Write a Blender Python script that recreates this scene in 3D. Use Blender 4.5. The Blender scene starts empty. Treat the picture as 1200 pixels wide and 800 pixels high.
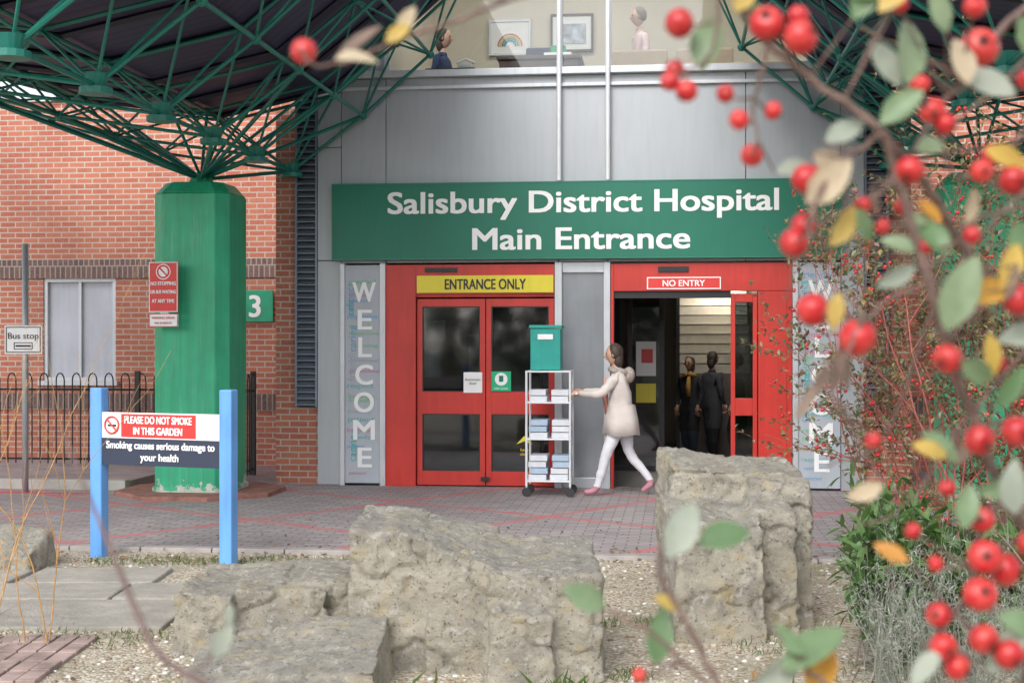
import bpy, math, random
from mathutils import Vector, Matrix, noise
random.seed(7)
C=bpy.context; D=bpy.data
SC=C.scene
V=Vector
# ------------------------------------------------------------------ materials
def pm(name):
    m=D.materials.new(name); m.use_nodes=True
    nt=m.node_tree
    return m,nt,nt.nodes['Principled BSDF']
def N(nt,t,**k):
    n=nt.nodes.new(t)
    for a,b in k.items():
        setattr(n,a,b)
    return n
def c4(c): return (c[0],c[1],c[2],1)
def ramp(nt,fac,stops):
    r=N(nt,'ShaderNodeValToRGB')
    e=r.color_ramp.elements
    e[0].position=stops[0][0]; e[0].color=c4(stops[0][1])
    e[1].position=stops[-1][0]; e[1].color=c4(stops[-1][1])
    for p,c in stops[1:-1]:
        x=e.new(p); x.color=c4(c)
    nt.links.new(fac,r.inputs[0]); return r.outputs[0]
def noisen(nt,vec,scale,detail=4,rough=.55):
    n=N(nt,'ShaderNodeTexNoise'); n.inputs['Scale'].default_value=scale
    n.inputs['Detail'].default_value=detail; n.inputs['Roughness'].default_value=rough
    if vec is not None: nt.links.new(vec,n.inputs['Vector'])
    return n.outputs['Fac']
def mixc(nt,fac,a,b,mode='MIX'):
    n=N(nt,'ShaderNodeMix',data_type='RGBA',blend_type=mode)
    for s,x in ((0,fac),(6,a),(7,b)):
        if hasattr(x,'is_linked') or hasattr(x,'links'): nt.links.new(x,n.inputs[s])
        elif s==0: n.inputs[0].default_value=x
        else: n.inputs[s].default_value=c4(x)
    return n.outputs[2]
def math_(nt,op,a,b=None,c=None):
    n=N(nt,'ShaderNodeMath',operation=op)
    for i,x in enumerate((a,b,c)):
        if x is None: continue
        if hasattr(x,'links'): nt.links.new(x,n.inputs[i])
        else: n.inputs[i].default_value=x
    return n.outputs[0]
def bumpn(nt,b,h,strength,dist=.01):
    n=N(nt,'ShaderNodeBump'); n.inputs['Strength'].default_value=strength; n.inputs['Distance'].default_value=dist
    nt.links.new(h,n.inputs['Height']); nt.links.new(n.outputs[0],b.inputs['Normal'])
def ocoord(nt): return N(nt,'ShaderNodeTexCoord').outputs['Object']
def M(name,col,rough=.5,metal=0,var=.15,vs=4,bump=0,bs=60,coat=0,dirt=0):
    m,nt,b=pm(name); oc=ocoord(nt)
    f=noisen(nt,oc,vs,5)
    lo=[c*(1-var) for c in col]; hi=[min(1,c*(1+var)) for c in col]
    o=ramp(nt,f,[(.3,lo),(.7,hi)])
    if dirt:
        mp=N(nt,'ShaderNodeMapping'); mp.inputs['Scale'].default_value=(7,7,.7); nt.links.new(oc,mp.inputs[0])
        f2=noisen(nt,mp.outputs[0],2.2,6)
        fr=ramp(nt,f2,[(.45,(0,0,0)),(.75,(dirt,)*3)])
        o=mixc(nt,fr,o,[c*.45 for c in col])
    nt.links.new(o,b.inputs['Base Color'])
    b.inputs['Roughness'].default_value=rough; b.inputs['Metallic'].default_value=metal
    b.inputs['Coat Weight'].default_value=coat
    if bump: bumpn(nt,b,noisen(nt,oc,bs,4),bump)
    return m
def leafmat(name,cols,rough=.45,trans=.3):
    m,nt,b=pm(name)
    g=N(nt,'ShaderNodeNewGeometry')
    st=[(i/(max(1,len(cols)-1)),c) for i,c in enumerate(cols)]
    o=ramp(nt,g.outputs['Random Per Island'],st)
    f=noisen(nt,ocoord(nt),90,3)
    o=mixc(nt,ramp(nt,f,[(.35,(0,0,0)),(.8,(.5,.5,.5))]),o,[c*.6 for c in cols[0]])
    nt.links.new(o,b.inputs['Base Color']); b.inputs['Roughness'].default_value=rough
    t=N(nt,'ShaderNodeBsdfTranslucent'); nt.links.new(o,t.inputs[0])
    mx=N(nt,'ShaderNodeMixShader'); mx.inputs[0].default_value=trans
    nt.links.new(b.outputs[0],mx.inputs[1]); nt.links.new(t.outputs[0],mx.inputs[2])
    nt.links.new(mx.outputs[0],nt.nodes['Material Output'].inputs[0])
    return m
def brickmat(name,c1,c2,mort,bw=.225,rh=.075,ms=.009):
    m,nt,b=pm(name); oc=ocoord(nt)
    s=N(nt,'ShaderNodeSeparateXYZ'); nt.links.new(oc,s.inputs[0])
    g=N(nt,'ShaderNodeNewGeometry'); sn=N(nt,'ShaderNodeSeparateXYZ'); nt.links.new(g.outputs['Normal'],sn.inputs[0])
    fx=math_(nt,'GREATER_THAN',math_(nt,'ABSOLUTE',sn.outputs[0]),.6)
    xx=math_(nt,'ADD',math_(nt,'MULTIPLY',s.outputs[1],fx),math_(nt,'MULTIPLY',s.outputs[0],math_(nt,'SUBTRACT',1,fx)))
    cb=N(nt,'ShaderNodeCombineXYZ'); nt.links.new(xx,cb.inputs[0]); nt.links.new(s.outputs[2],cb.inputs[1])
    t=N(nt,'ShaderNodeTexBrick'); nt.links.new(cb.outputs[0],t.inputs['Vector'])
    t.inputs['Scale'].default_value=1; t.inputs['Brick Width'].default_value=bw; t.inputs['Row Height'].default_value=rh
    t.inputs['Mortar Size'].default_value=ms; t.inputs['Mortar Smooth'].default_value=.1
    t.inputs['Color1'].default_value=c4(c1); t.inputs['Color2'].default_value=c4(c2); t.inputs['Mortar'].default_value=c4(mort)
    f=noisen(nt,oc,1.3,6)
    o=mixc(nt,ramp(nt,f,[(.3,(.35,)*3),(.7,(0,0,0))]),t.outputs[0],[c*.5 for c in c1])
    f3=noisen(nt,oc,45,3)
    o=mixc(nt,ramp(nt,f3,[(.45,(0,0,0)),(.8,(.35,)*3)]),o,(.50,.34,.28))
    nt.links.new(o,b.inputs['Base Color']); b.inputs['Roughness'].default_value=.85
    bumpn(nt,b,math_(nt,'ADD',math_(nt,'MULTIPLY',t.outputs[1],-1),math_(nt,'MULTIPLY',f3,.4)),.6,.008)
    return m
def glassmat(name,tint=(.55,.6,.6),refl=.25,rough=.02):
    m,nt,b=pm(name); nt.nodes.remove(b)
    t=N(nt,'ShaderNodeBsdfTransparent'); t.inputs[0].default_value=c4(tint)
    g=N(nt,'ShaderNodeBsdfGlossy'); g.inputs['Roughness'].default_value=rough; g.inputs[0].default_value=(.95,.97,1,1)
    bp=N(nt,'ShaderNodeBump'); bp.inputs['Strength'].default_value=.05; bp.inputs['Distance'].default_value=.02
    nt.links.new(noisen(nt,ocoord(nt),1.5,2),bp.inputs['Height']); nt.links.new(bp.outputs[0],g.inputs['Normal'])
    lw=N(nt,'ShaderNodeLayerWeight'); lw.inputs[0].default_value=.2
    f=math_(nt,'MAXIMUM',lw.outputs[0],refl)
    mx=N(nt,'ShaderNodeMixShader'); nt.links.new(f,mx.inputs[0]); nt.links.new(t.outputs[0],mx.inputs[1]); nt.links.new(g.outputs[0],mx.inputs[2])
    nt.links.new(mx.outputs[0],nt.nodes['Material Output'].inputs[0])
    return m
def emitmat(name,col,s):
    m,nt,b=pm(name); b.inputs['Base Color'].default_value=c4(col)
    b.inputs['Emission Color'].default_value=c4(col); b.inputs['Emission Strength'].default_value=s
    return m
brick=brickmat('red_brick',(.44,.125,.075),(.55,.19,.11),(.54,.48,.42))
brickdark=brickmat('dark_brick_band',(.13,.08,.08),(.2,.12,.10),(.4,.34,.3),bw=.075,rh=.25)
clad=M('grey_metal_cladding',(.40,.425,.45),.42,.25,.05,.9,.015,3,dirt=.14)
cladl=M('pale_metal_trim',(.58,.61,.64),.4,.2,.05,2,dirt=.2)
alum=M('aluminium_frame',(.55,.57,.60),.38,.4,.06,5,dirt=.15)
greensign=M('green_sign_paint',(.004,.16,.10),.42,0,.05,2,dirt=.12)
white=M('white_vinyl',(.85,.85,.85),.45,0,.02,5)
offwhite=M('off_white_paint',(.7,.7,.68),.55,0,.05,4)
red=M('red_powder_coat',(.56,.035,.025),.35,0,.12,2,dirt=.3)
redsign=M('red_sign_vinyl',(.68,.04,.035),.4,0,.04,5,dirt=.1)
yellow=M('yellow_sign_vinyl',(.76,.64,.04),.4,0,.04,5,dirt=.1)
black=M('black_paint',(.015,.015,.017),.4,0,.2,5)
darkrub=M('dark_rubber',(.03,.03,.03),.7)
navy=M('navy_sign_vinyl',(.03,.04,.07),.45,0,.05,5)
bluepost=M('blue_post_paint',(.13,.34,.72),.45,0,.12,3,dirt=.4)
glass=glassmat('tinted_door_glass',(.34,.38,.40),.085,.05)
glassc=glassmat('clear_window_glass',(.9,.92,.92),.04)
lilac=M('lilac_panel',(.43,.46,.51),.5,0,.06,1.5,dirt=.12)
beige=M('beige_interior_wall',(.66,.60,.50),.8,0,.05,2)
intfloor=M('interior_floor',(.25,.23,.21),.35,0,.1,3)
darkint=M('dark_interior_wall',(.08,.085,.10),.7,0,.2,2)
louvre=M('slate_louvre',(.18,.21,.26),.4,.3,.1,5)
wood=M('dark_wood',(.07,.04,.03),.45,0,.3,8)
fabric=M('beige_fabric',(.45,.34,.25),.9,0,.1,8)
teal=M('teal_plastic',(.015,.33,.28),.5,0,.12,5,dirt=.2)
pole=M('white_pole_paint',(.70,.72,.74),.35,.1,.06,6,dirt=.15)
lobbyglow=emitmat('added_lobby_glow',(1,.95,.86),13)  # glow for the added lobby emitters
def greenpaint(name,col,peel):
    m,nt,b=pm(name); oc=ocoord(nt)
    o=ramp(nt,noisen(nt,oc,3,5),[(.3,[c*.85 for c in col]),(.7,[c*1.12 for c in col])])
    if peel:
        s=N(nt,'ShaderNodeSeparateXYZ'); nt.links.new(oc,s.inputs[0])
        h=math_(nt,'MULTIPLY',math_(nt,'SUBTRACT',.20,s.outputs[2]),1.6)
        h=math_(nt,'MAXIMUM',math_(nt,'MINIMUM',h,.26),-.10)
        f=math_(nt,'ADD',noisen(nt,oc,9,6,.7),h)
        pk=ramp(nt,f,[(.64,(0,0,0)),(.65,(1,1,1))])
        o=mixc(nt,pk,o,(.55,.55,.5))
        mp=N(nt,'ShaderNodeMapping'); mp.inputs['Scale'].default_value=(9,9,.5); nt.links.new(oc,mp.inputs[0])
        st=ramp(nt,noisen(nt,mp.outputs[0],1.5,5),[(.45,(0,0,0)),(.75,(.4,)*3)])
        o=mixc(nt,st,o,(.02,.17,.10))
        st2=ramp(nt,noisen(nt,mp.outputs[0],3.1,5),[(.55,(0,0,0)),(.8,(.3,)*3)])
        o=mixc(nt,st2,o,(.35,.5,.42))
    nt.links.new(o,b.inputs['Base Color']); b.inputs['Roughness'].default_value=.4
    bumpn(nt,b,noisen(nt,oc,30,3),.08)
    return m
colgreen=greenpaint('column_green_paint',(.03,.43,.22),True)
trussgreen=greenpaint('truss_green_paint',(.010,.17,.13),False)
def deckmat():
    m,nt,b=pm('purple_navy_deck'); oc=ocoord(nt)
    s=N(nt,'ShaderNodeSeparateXYZ'); nt.links.new(oc,s.inputs[0])
    w=math_(nt,'FRACT',math_(nt,'MULTIPLY',s.outputs[1],6.0))
    f=ramp(nt,w,[(.0,(.010,.010,.02)),(.15,(.045,.038,.085)),(1,(.06,.05,.11))])
    nt.links.new(f,b.inputs['Base Color']); b.inputs['Roughness'].default_value=.5
    bumpn(nt,b,w,.5,.02); return m
deckm=deckmat()
def pavemat():
    m,nt,b=pm('block_paving'); oc=ocoord(nt)
    t=N(nt,'ShaderNodeTexBrick'); nt.links.new(oc,t.inputs['Vector'])
    t.inputs['Scale'].default_value=1; t.inputs['Brick Width'].default_value=.2; t.inputs['Row Height'].default_value=.1
    t.inputs['Mortar Size'].default_value=.006
    t.inputs['Color1'].default_value=c4((.32,.28,.28)); t.inputs['Color2'].default_value=c4((.43,.385,.38)); t.inputs['Mortar'].default_value=c4((.13,.12,.115))
    mp=N(nt,'ShaderNodeMapping'); mp.inputs['Rotation'].default_value=(0,0,math.radians(33)); nt.links.new(oc,mp.inputs[0])
    s=N(nt,'ShaderNodeSeparateXYZ'); nt.links.new(mp.outputs[0],s.inputs[0])
    a=math_(nt,'LESS_THAN',math_(nt,'FRACT',math_(nt,'MULTIPLY',s.outputs[0],.5)),.06)
    c=math_(nt,'LESS_THAN',math_(nt,'FRACT',math_(nt,'MULTIPLY',s.outputs[1],.5)),.06)
    wear=ramp(nt,noisen(nt,oc,3,4),[(.35,(.45,)*3),(.6,(.9,)*3)])
    f=math_(nt,'MULTIPLY',math_(nt,'MAXIMUM',a,c),wear)
    o=mixc(nt,f,t.outputs[0],(.60,.15,.16))
    f2=noisen(nt,oc,.9,6)
    o=mixc(nt,ramp(nt,f2,[(.35,(.35,)*3),(.65,(0,0,0))]),o,(.22,.19,.19))
    f4=noisen(nt,oc,7,5,.7)
    o=mixc(nt,ramp(nt,f4,[(.6,(0,0,0)),(.75,(.35,)*3)]),o,(.14,.14,.12))
    nt.links.new(o,b.inputs['Base Color']); b.inputs['Roughness'].default_value=.7
    bumpn(nt,b,math_(nt,'MULTIPLY',t.outputs[1],-1),.5,.006); return m
pavem=pavemat()
def gravelmat():
    m,nt,b=pm('yellow_gravel'); oc=ocoord(nt)
    v=N(nt,'ShaderNodeTexVoronoi'); v.inputs['Scale'].default_value=55; nt.links.new(oc,v.inputs['Vector'])
    sp=N(nt,'ShaderNodeSeparateColor'); nt.links.new(v.outputs['Color'],sp.inputs[0])
    o=ramp(nt,sp.outputs[0],[(0,(.30,.24,.16)),(.4,(.47,.40,.29)),(.8,(.58,.52,.43)),(1,(.68,.65,.58))])
    o=mixc(nt,ramp(nt,v.outputs['Distance'],[(.5,(0,0,0)),(.9,(.6,)*3)]),o,(.14,.11,.07))
    f=noisen(nt,oc,1.1,6,.65)
    o=mixc(nt,ramp(nt,f,[(.50,(0,0,0)),(.66,(.6,)*3)]),o,(.19,.17,.09))
    nt.links.new(o,b.inputs['Base Color']); b.inputs['Roughness'].default_value=.9
    bumpn(nt,b,math_(nt,'MULTIPLY',v.outputs['Distance'],-1),.9,.012); return m
gravelm=gravelmat()
def stonemat(name,base,lich=1):
    m,nt,b=pm(name); oc=ocoord(nt)
    o=ramp(nt,noisen(nt,oc,3,6,.65),[(.3,[c*.72 for c in base]),(.55,base),(.75,[min(1,c*1.22) for c in base])])
    o=mixc(nt,ramp(nt,noisen(nt,oc,5.5,8,.72),[(.48,(0,0,0)),(.62,(.6*lich,)*3)]),o,(.24,.23,.20))
    if lich>.5:
        g=N(nt,'ShaderNodeNewGeometry'); sz=N(nt,'ShaderNodeSeparateXYZ'); nt.links.new(g.outputs['Normal'],sz.inputs[0])
        up=ramp(nt,sz.outputs[2],[(.3,(0,0,0)),(.8,(.55,)*3)])
        f=math_(nt,'MULTIPLY',up,ramp(nt,noisen(nt,oc,7,6),[(.35,(.3,)*3),(.6,(1,1,1))]))
        o=mixc(nt,f,o,(.27,.26,.235))
        o=mixc(nt,ramp(nt,noisen(nt,oc,21,6,.65),[(.57,(0,0,0)),(.62,(.6,)*3)]),o,(.60,.58,.52))
        mp=N(nt,'ShaderNodeMapping'); mp.inputs['Location'].default_value=(5,3,2); nt.links.new(oc,mp.inputs[0])
        o=mixc(nt,ramp(nt,noisen(nt,mp.outputs[0],7,7,.65),[(.55,(0,0,0)),(.66,(.6,)*3)]),o,(.52,.42,.23))
        mp2=N(nt,'ShaderNodeMapping'); mp2.inputs['Location'].default_value=(1,7,4); nt.links.new(oc,mp2.inputs[0])
        o=mixc(nt,ramp(nt,noisen(nt,mp2.outputs[0],34,5,.7),[(.58,(0,0,0)),(.64,(.65,)*3)]),o,(.11,.10,.09))
        vd=N(nt,'ShaderNodeTexVoronoi'); vd.inputs['Scale'].default_value=26; nt.links.new(oc,vd.inputs['Vector'])
        o=mixc(nt,ramp(nt,vd.outputs['Distance'],[(.10,(.5,)*3),(.18,(0,0,0))]),o,(.10,.095,.08))
    nt.links.new(o,b.inputs['Base Color']); b.inputs['Roughness'].default_value=.92
    h=math_(nt,'ADD',noisen(nt,oc,34,8,.8),math_(nt,'MULTIPLY',noisen(nt,oc,9,5),1.0))
    bumpn(nt,b,h,1.0,.028); return m
stone=stonemat('weathered_limestone',(.50,.455,.365))
slabm=stonemat('flagstone',(.54,.50,.43),.25)
# ------------------------------------------------------------------ mesh tools
class MB:
    def __init__(s): s.v=[]; s.f=[]; s.m=[]
    def poly(s,pts,m=0):
        i=len(s.v); s.v+= [tuple(p) for p in pts]; s.f.append(list(range(i,i+len(pts)))); s.m.append(m)
    def hexa(s,p,m=0):
        i=len(s.v); s.v+=[tuple(q) for q in p]
        for f in ((3,2,1,0),(4,5,6,7),(0,1,5,4),(1,2,6,5),(2,3,7,6),(3,0,4,7)):
            s.f.append([i+k for k in f]); s.m.append(m)
    def box(s,x0,x1,y0,y1,z0,z1,m=0):
        s.hexa([(x0,y0,z0),(x1,y0,z0),(x1,y1,z0),(x0,y1,z0),(x0,y0,z1),(x1,y0,z1),(x1,y1,z1),(x0,y1,z1)],m)
    def ring(s,a,b,m=0):
        n=len(a); i=len(s.v); s.v+=[tuple(p) for p in a]+[tuple(p) for p in b]
        for k in range(n): s.f.append([i+k,i+(k+1)%n,i+n+(k+1)%n,i+n+k]); s.m.append(m)
        s.f.append([i+k for k in range(n)][::-1]); s.m.append(m); s.f.append([i+n+k for k in range(n)]); s.m.append(m)
    def prism(s,c,r,z0,z1,n=8,m=0,r1=None,ph=0):
        r1=r if r1 is None else r1
        P=lambda rr,z:[(c[0]+rr*math.cos(ph+2*math.pi*k/n),c[1]+rr*math.sin(ph+2*math.pi*k/n),z) for k in range(n)]
        s.ring(P(r,z0),P(r1,z1),m)
    def chsq(s,c,h,ch,z0,z1,m=0,h1=None,ch1=None):
        h1=h if h1 is None else h1; ch1=ch if ch1 is None else ch1
        def P(h,k,z):
            q=[(h-k,-h),(h,-h+k),(h,h-k),(h-k,h),(-h+k,h),(-h,h-k),(-h,-h+k),(-h+k,-h)]
            return [(c[0]+a,c[1]+b,z) for a,b in q]
        s.ring(P(h,ch,z0),P(h1,ch1,z1),m)
    def chain(s,pts,rad,n=8,m=0):
        pts=[V(p) for p in pts]; i=len(s.v)
        for k,p in enumerate(pts):
            d=(pts[min(k+1,len(pts)-1)]-pts[max(k-1,0)]).normalized()
            a=d.cross(V((0,0,1)))
            if a.length<.05: a=d.cross(V((0,1,0)))
            a.normalize(); b=d.cross(a)
            for j in range(n):
                t=2*math.pi*j/n; q=p+(a*math.cos(t)+b*math.sin(t))*rad[k]; s.v.append(tuple(q))
        for k in range(len(pts)-1):
            for j in range(n):
                s.f.append([i+k*n+j,i+k*n+(j+1)%n,i+(k+1)*n+(j+1)%n,i+(k+1)*n+j]); s.m.append(m)
        s.f.append([i+j for j in range(n)][::-1]); s.m.append(m)
        e=i+(len(pts)-1)*n; s.f.append([e+j for j in range(n)]); s.m.append(m)
    def tube(s,p,q,r,r1=None,n=8,m=0): s.chain([p,q],[r,r if r1 is None else r1],n,m)
    def ball(s,c,r,m=0,seg=12,rings=8,fn=None):
        if not hasattr(r,'__len__'): r=(r,r,r)
        i=len(s.v)
        for a in range(rings+1):
            th=math.pi*a/rings
            for b in range(seg):
                ph=2*math.pi*b/seg
                u=V((math.sin(th)*math.cos(ph),math.sin(th)*math.sin(ph),math.cos(th)))
                if fn: u=fn(u)
                s.v.append((c[0]+u.x*r[0],c[1]+u.y*r[1],c[2]+u.z*r[2]))
        for a in range(rings):
            for b in range(seg):
                s.f.append([i+a*seg+b,i+(a+1)*seg+b,i+(a+1)*seg+(b+1)%seg,i+a*seg+(b+1)%seg]); s.m.append(m)
    def frame(s,u0,u1,z0,z1,y0,y1,w,m=0,wb=None,wt=None):
        wb=w if wb is None else wb; wt=w if wt is None else wt
        s.box(u0,u0+w,y0,y1,z0,z1,m); s.box(u1-w,u1,y0,y1,z0,z1,m)
        s.box(u0+w,u1-w,y0,y1,z0,z0+wb,m); s.box(u0+w,u1-w,y0,y1,z1-wt,z1,m)
    def obj(s,name,mats,parent=None,smooth=False,bevel=0,loc=None):
        me=D.meshes.new(name); me.from_pydata(s.v,[],s.f)
        if not isinstance(mats,(list,tuple)): mats=[mats]
        for m in mats: me.materials.append(m)
        me.polygons.foreach_set('material_index',s.m)
        if smooth: me.polygons.foreach_set('use_smooth',[True]*len(s.f))
        me.update()
        o=D.objects.new(name,me); SC.collection.objects.link(o)
        if parent: o.parent=parent
        if loc is not None: o.location=loc
        if bevel:
            b=o.modifiers.new('bevel','BEVEL'); b.width=bevel; b.segments=2; b.limit_method='ANGLE'
        return o
FR=math.radians(-6.7)
def root(name,loc=(0,0,0),rz=0):
    e=D.objects.new(name,None); e.empty_display_size=.2; SC.collection.objects.link(e)
    e.location=loc; e.rotation_euler=(0,0,rz); return e
def froot(name):
    return root(name,(0,16.63,0),FR)
def wtoroot(o,r):
    o.parent=r; o.location=-V(r.location)
def bake(o):
    C.view_layer.update()
    dg=C.evaluated_depsgraph_get(); me=D.meshes.new_from_object(o.evaluated_get(dg))
    o.modifiers.clear(); o.data=me; return o
def text(name,body,size,loc,mat,parent,width=None,roll=0,ext=.002,bold=0,align='CENTER'):
    offs=[(0,0)] if not bold else [(0,0),(-bold,bold*.6),(bold,bold*.6),(-bold,-bold*.6),(bold,-bold*.6)]
    sc=1
    for k,(dx,dz) in enumerate(offs):
        cu=D.curves.new(name,'FONT'); cu.body=body; cu.size=size; cu.extrude=ext; cu.align_x=align; cu.resolution_u=4
        cu.materials.append(mat)
        o=D.objects.new(name if k==0 else name+'_weight',cu); SC.collection.objects.link(o); o.parent=parent; o.location=(loc[0]+dx,loc[1]-.0004*k,loc[2]+dz)
        o.rotation_euler=(Matrix.Rotation(math.pi/2,3,'X')@Matrix.Rotation(roll,3,'Z')).to_euler()
        if k==0 and width:
            C.view_layer.update()
            if o.dimensions.x>0: sc=width/o.dimensions.x
        o.scale.x=sc
    return o
# ------------------------------------------------------------------ ground
g=MB(); g.poly([(-300,-300,-.03),(300,-300,-.03),(300,400,-.03),(-300,400,-.03)])
g.obj('ground',M('distant_ground',(.12,.13,.08),.95,0,.3,.2,.3,8))
fr=froot('forecourt_paving'); g=MB(); g.box(-30,30,-5.3,12,-.1,0); g.obj('paving_blocks',pavem,fr)
kr=froot('kerb_edging'); g=MB()
x=-30.
while x<14:
    g.box(x+.004,x+.596,-5.42,-5.3,-.1,.035+random.uniform(-.004,.004)); x+=.6
g.obj('edging_blocks',M('concrete_kerb',(.36,.33,.31),.9,0,.25,5,.4,80),kr,bevel=.008)
gr=froot('gravel_garden_ground'); g=MB(); g.box(-30,30,-26,-5.42,-.1,.0); g.obj('gravel',gravelm,gr)
kp=froot('raised_pavement'); g=MB(); g.box(-30,-4.35,-.75,1.9,-.1,.10,0); g.box(-30,-4.35,-.88,-.75,-.1,.115,1)
g.obj('slabs_and_kerb',[M('asphalt_pink_pavement',(.36,.30,.29),.9,0,.2,3,.3,60),M('kerb_concrete',(.42,.40,.37),.9,0,.15,4,.3,50)],kp,bevel=.01)
rl=froot('red_kerb_line'); g=MB(); g.box(-30,-4.45,-1.35,-1.22,.001,.005); g.obj('painted_line',M('red_road_paint',(.5,.12,.12),.8,0,.3,20),rl)
fl=root('flagstone_path'); g=MB()
random.seed(3)
def slab(x0,x1,y0,y1,z,m=0):
    j=lambda:random.uniform(-.02,.02)
    p=[(x0+j(),y0+j()),(x1+j(),y0+j()),(x1+j(),y1+j()),(x0+j(),y1+j())]
    zz=z+random.uniform(-.006,.006)
    g.hexa([(a,b,-.02) for a,b in p]+[(a,b,zz+random.uniform(-.003,.003)) for a,b in p],m)
yy=8.35
for r,(dy,ws,xe) in enumerate(((.92,(1.1,.8,1.25),-2.05),(.62,(.7,.95,.6,1.0),-1.95),(.68,(1.0,.75,1.2),-2.5))):
    x=xe
    for k in range(4):
        w=ws[k%len(ws)]; slab(x-w+.02,x,yy,yy+dy-.03,.03); x-=w
    yy+=dy
g.obj('flagstones',slabm,fl,bevel=.012)
bp=root('brick_garden_path'); g=MB()
for i in range(18):
    for k in range(5):
        x=-4.3+i*.108; y=7.05+k*.22
        if x>-2.35: continue
        g.box(x,x+.1,y,y+.21,-.02,.025+random.uniform(-.006,.006))
g.obj('path_bricks',M('worn_brick_path',(.34,.25,.22),.9,0,.4,6,.5,60),bp,bevel=.006)
# ------------------------------------------------------------------ hospital building
H=froot('hospital_building')
g=MB()
WL=2.5
g.box(-20,-6.9,WL,WL+.3,0,5.05); g.box(-6.9,-5.85,WL,WL+.3,0,1.15); g.box(-6.9,-5.85,WL,WL+.3,2.58,5.05)
g.box(-5.85,-2.87,WL,WL+.3,0,5.05)
g.box(-2.87,-2.33,.12,WL+.3,0,5.05)
g.box(4.03,4.57,.12,WL+.3,0,5.05); g.box(4.57,20,WL,WL+.3,0,5.05)
g.obj('brick_walls',brick,H)
g=MB()
g.box(-20,-2.88,WL-.03,WL-.002,2.58,2.84); g.box(4.58,20,WL-.03,WL-.002,2.58,2.84)
g.box(-20,-2.88,WL-.025,WL-.002,.75,.98); g.box(4.58,20,WL-.025,WL-.002,.75,.98)
g.obj('dark_brick_bands',brickdark,H)
g=MB(); g.box(-20,-2.87,WL-.06,WL+.4,5.05,5.2); g.box(4.57,20,WL-.06,WL+.4,5.05,5.2)
g.box(-20,-2.87,WL+.5,WL+.8,5.2,6.2); g.box(4.57,20,WL+.5,WL+.8,5.2,6.2)
g.obj('wall_coping',cladl,H)
g=MB(); g.box(-6.9,-5.85,WL+.08,WL+.12,1.15,2.58,0); g.frame(-6.9,-5.85,1.15,2.58,WL+.02,WL+.08,.05,1); g.box(-6.4,-6.36,WL+.03,WL+.079,1.2,2.53,1); g.box(-6.95,-5.8,WL-.08,WL,1.09,1.15,1)
g.obj('side_window',[M('window_blind',(.50,.52,.58),.5,0,.1,2,dirt=.2),cladl],H)
g=MB()
for u0,u1 in ((-2.6,-2.33),(4.03,4.30)):
    g.box(u0,u1,.06,.119,.92,4.95,1)
    g.box(u0,u0+.025,-.01,.06,.92,4.95,0); g.box(u1-.025,u1,-.01,.06,.92,4.95,0)
    z=.94
    while z<4.9:
        g.hexa([(u0+.025,-.005,z),(u1-.025,-.005,z),(u1-.025,.055,z+.05),(u0+.025,.055,z+.05),(u0+.025,-.005,z+.012),(u1-.025,-.005,z+.012),(u1-.025,.055,z+.062),(u0+.025,.055,z+.062)],0); z+=.075
g.obj('louvre_vents',[louvre,black],H)
g=MB()
def panel(u0,u1,z0,z1,y=0,m=0): g.box(u0+.004,u1-.004,y,y+.05,z0+.004,z1-.004,m)
for u0,u1 in ((-2.33,-2.04),(3.766,4.03)):
    for z0,z1 in ((0,2.66),(2.66,4.0),(4.0,5.0),(5.0,6.2),(6.2,7.6)): panel(u0,u1,z0,z1)
for u0,u1 in ((-2.04,-1.50),(-1.50,.55),(.55,1.12),(1.12,2.7),(2.7,3.766)):
    panel(u0,u1,2.62,4.80)
for u0,u1 in ((-2.04,-1.52),(3.45,3.766)):
    panel(u0,u1,4.80,6.2); panel(u0,u1,6.2,7.6)
panel(-1.52,3.45,7.1,7.6)
g.box(-2.33,4.03,.052,.12,7.1,7.6,1)
g.box(-2.33,-1.52,.052,.12,2.62,7.1,1); g.box(3.45,4.03,.052,.12,2.62,7.1,1); g.box(-1.52,3.45,.052,.12,2.62,4.8,1)
g.box(-2.33,-2.04,.052,.12,0,2.62,1); g.box(3.766,4.03,.052,.12,0,2.62,1)
g.obj('metal_cladding',[clad,black],H,bevel=.004)
g=MB()
g.box(-2.04,3.766,-.09,-.002,4.80,4.88); g.box(-2.04,3.766,-.05,-.002,4.66,4.70)
g.box(-2.36,4.06,-.1,3.6,7.6,7.75)
g.obj('sill_and_roof_edge',cladl,H,bevel=.006)
g=MB()
g.box(-1.52,3.45,0,.08,4.80,4.84); g.box(-1.52,3.45,0,.08,7.06,7.1)
for x in (-1.52,.53,1.10,3.39): g.box(x,x+.06,0,.08,4.84,7.06)
g.obj('upper_window_frames',pole,H)
g=MB(); g.box(-1.46,3.39,.03,.045,4.84,7.06); g.obj('upper_window_glass',glassc,H)
g=MB()
for u in (.56,1.125): g.tube((u,-.11,3.56),(u,-.11,7.6),.028,n=10)
for u in (.56,1.125):
    for z in (3.9,4.84,6.2): g.box(u-.015,u+.015,-.1,0,z,z+.03)
g.obj('facade_poles',pole,H,smooth=False)
g=MB()
for u0,u1 in ((-2.04,-1.985),(-1.565,-1.495),(.505,.59),(1.075,1.15),(3.225,3.288)):
    g.box(u0,u1,-.06,.1,0,2.62)
g.box(.59,1.075,-.02,.1,2.5,2.62); g.box(.59,1.075,-.02,.1,0,.12)
g.obj('aluminium_posts',alum,H,bevel=.005)
g=MB(); g.box(.59,1.075,.02,.05,.12,2.5); g.obj('grey_infill_glass',M('grey_reflective_glass',(.31,.33,.36),.16,.3,.2,.8,dirt=.15),H)
g=MB()
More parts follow.
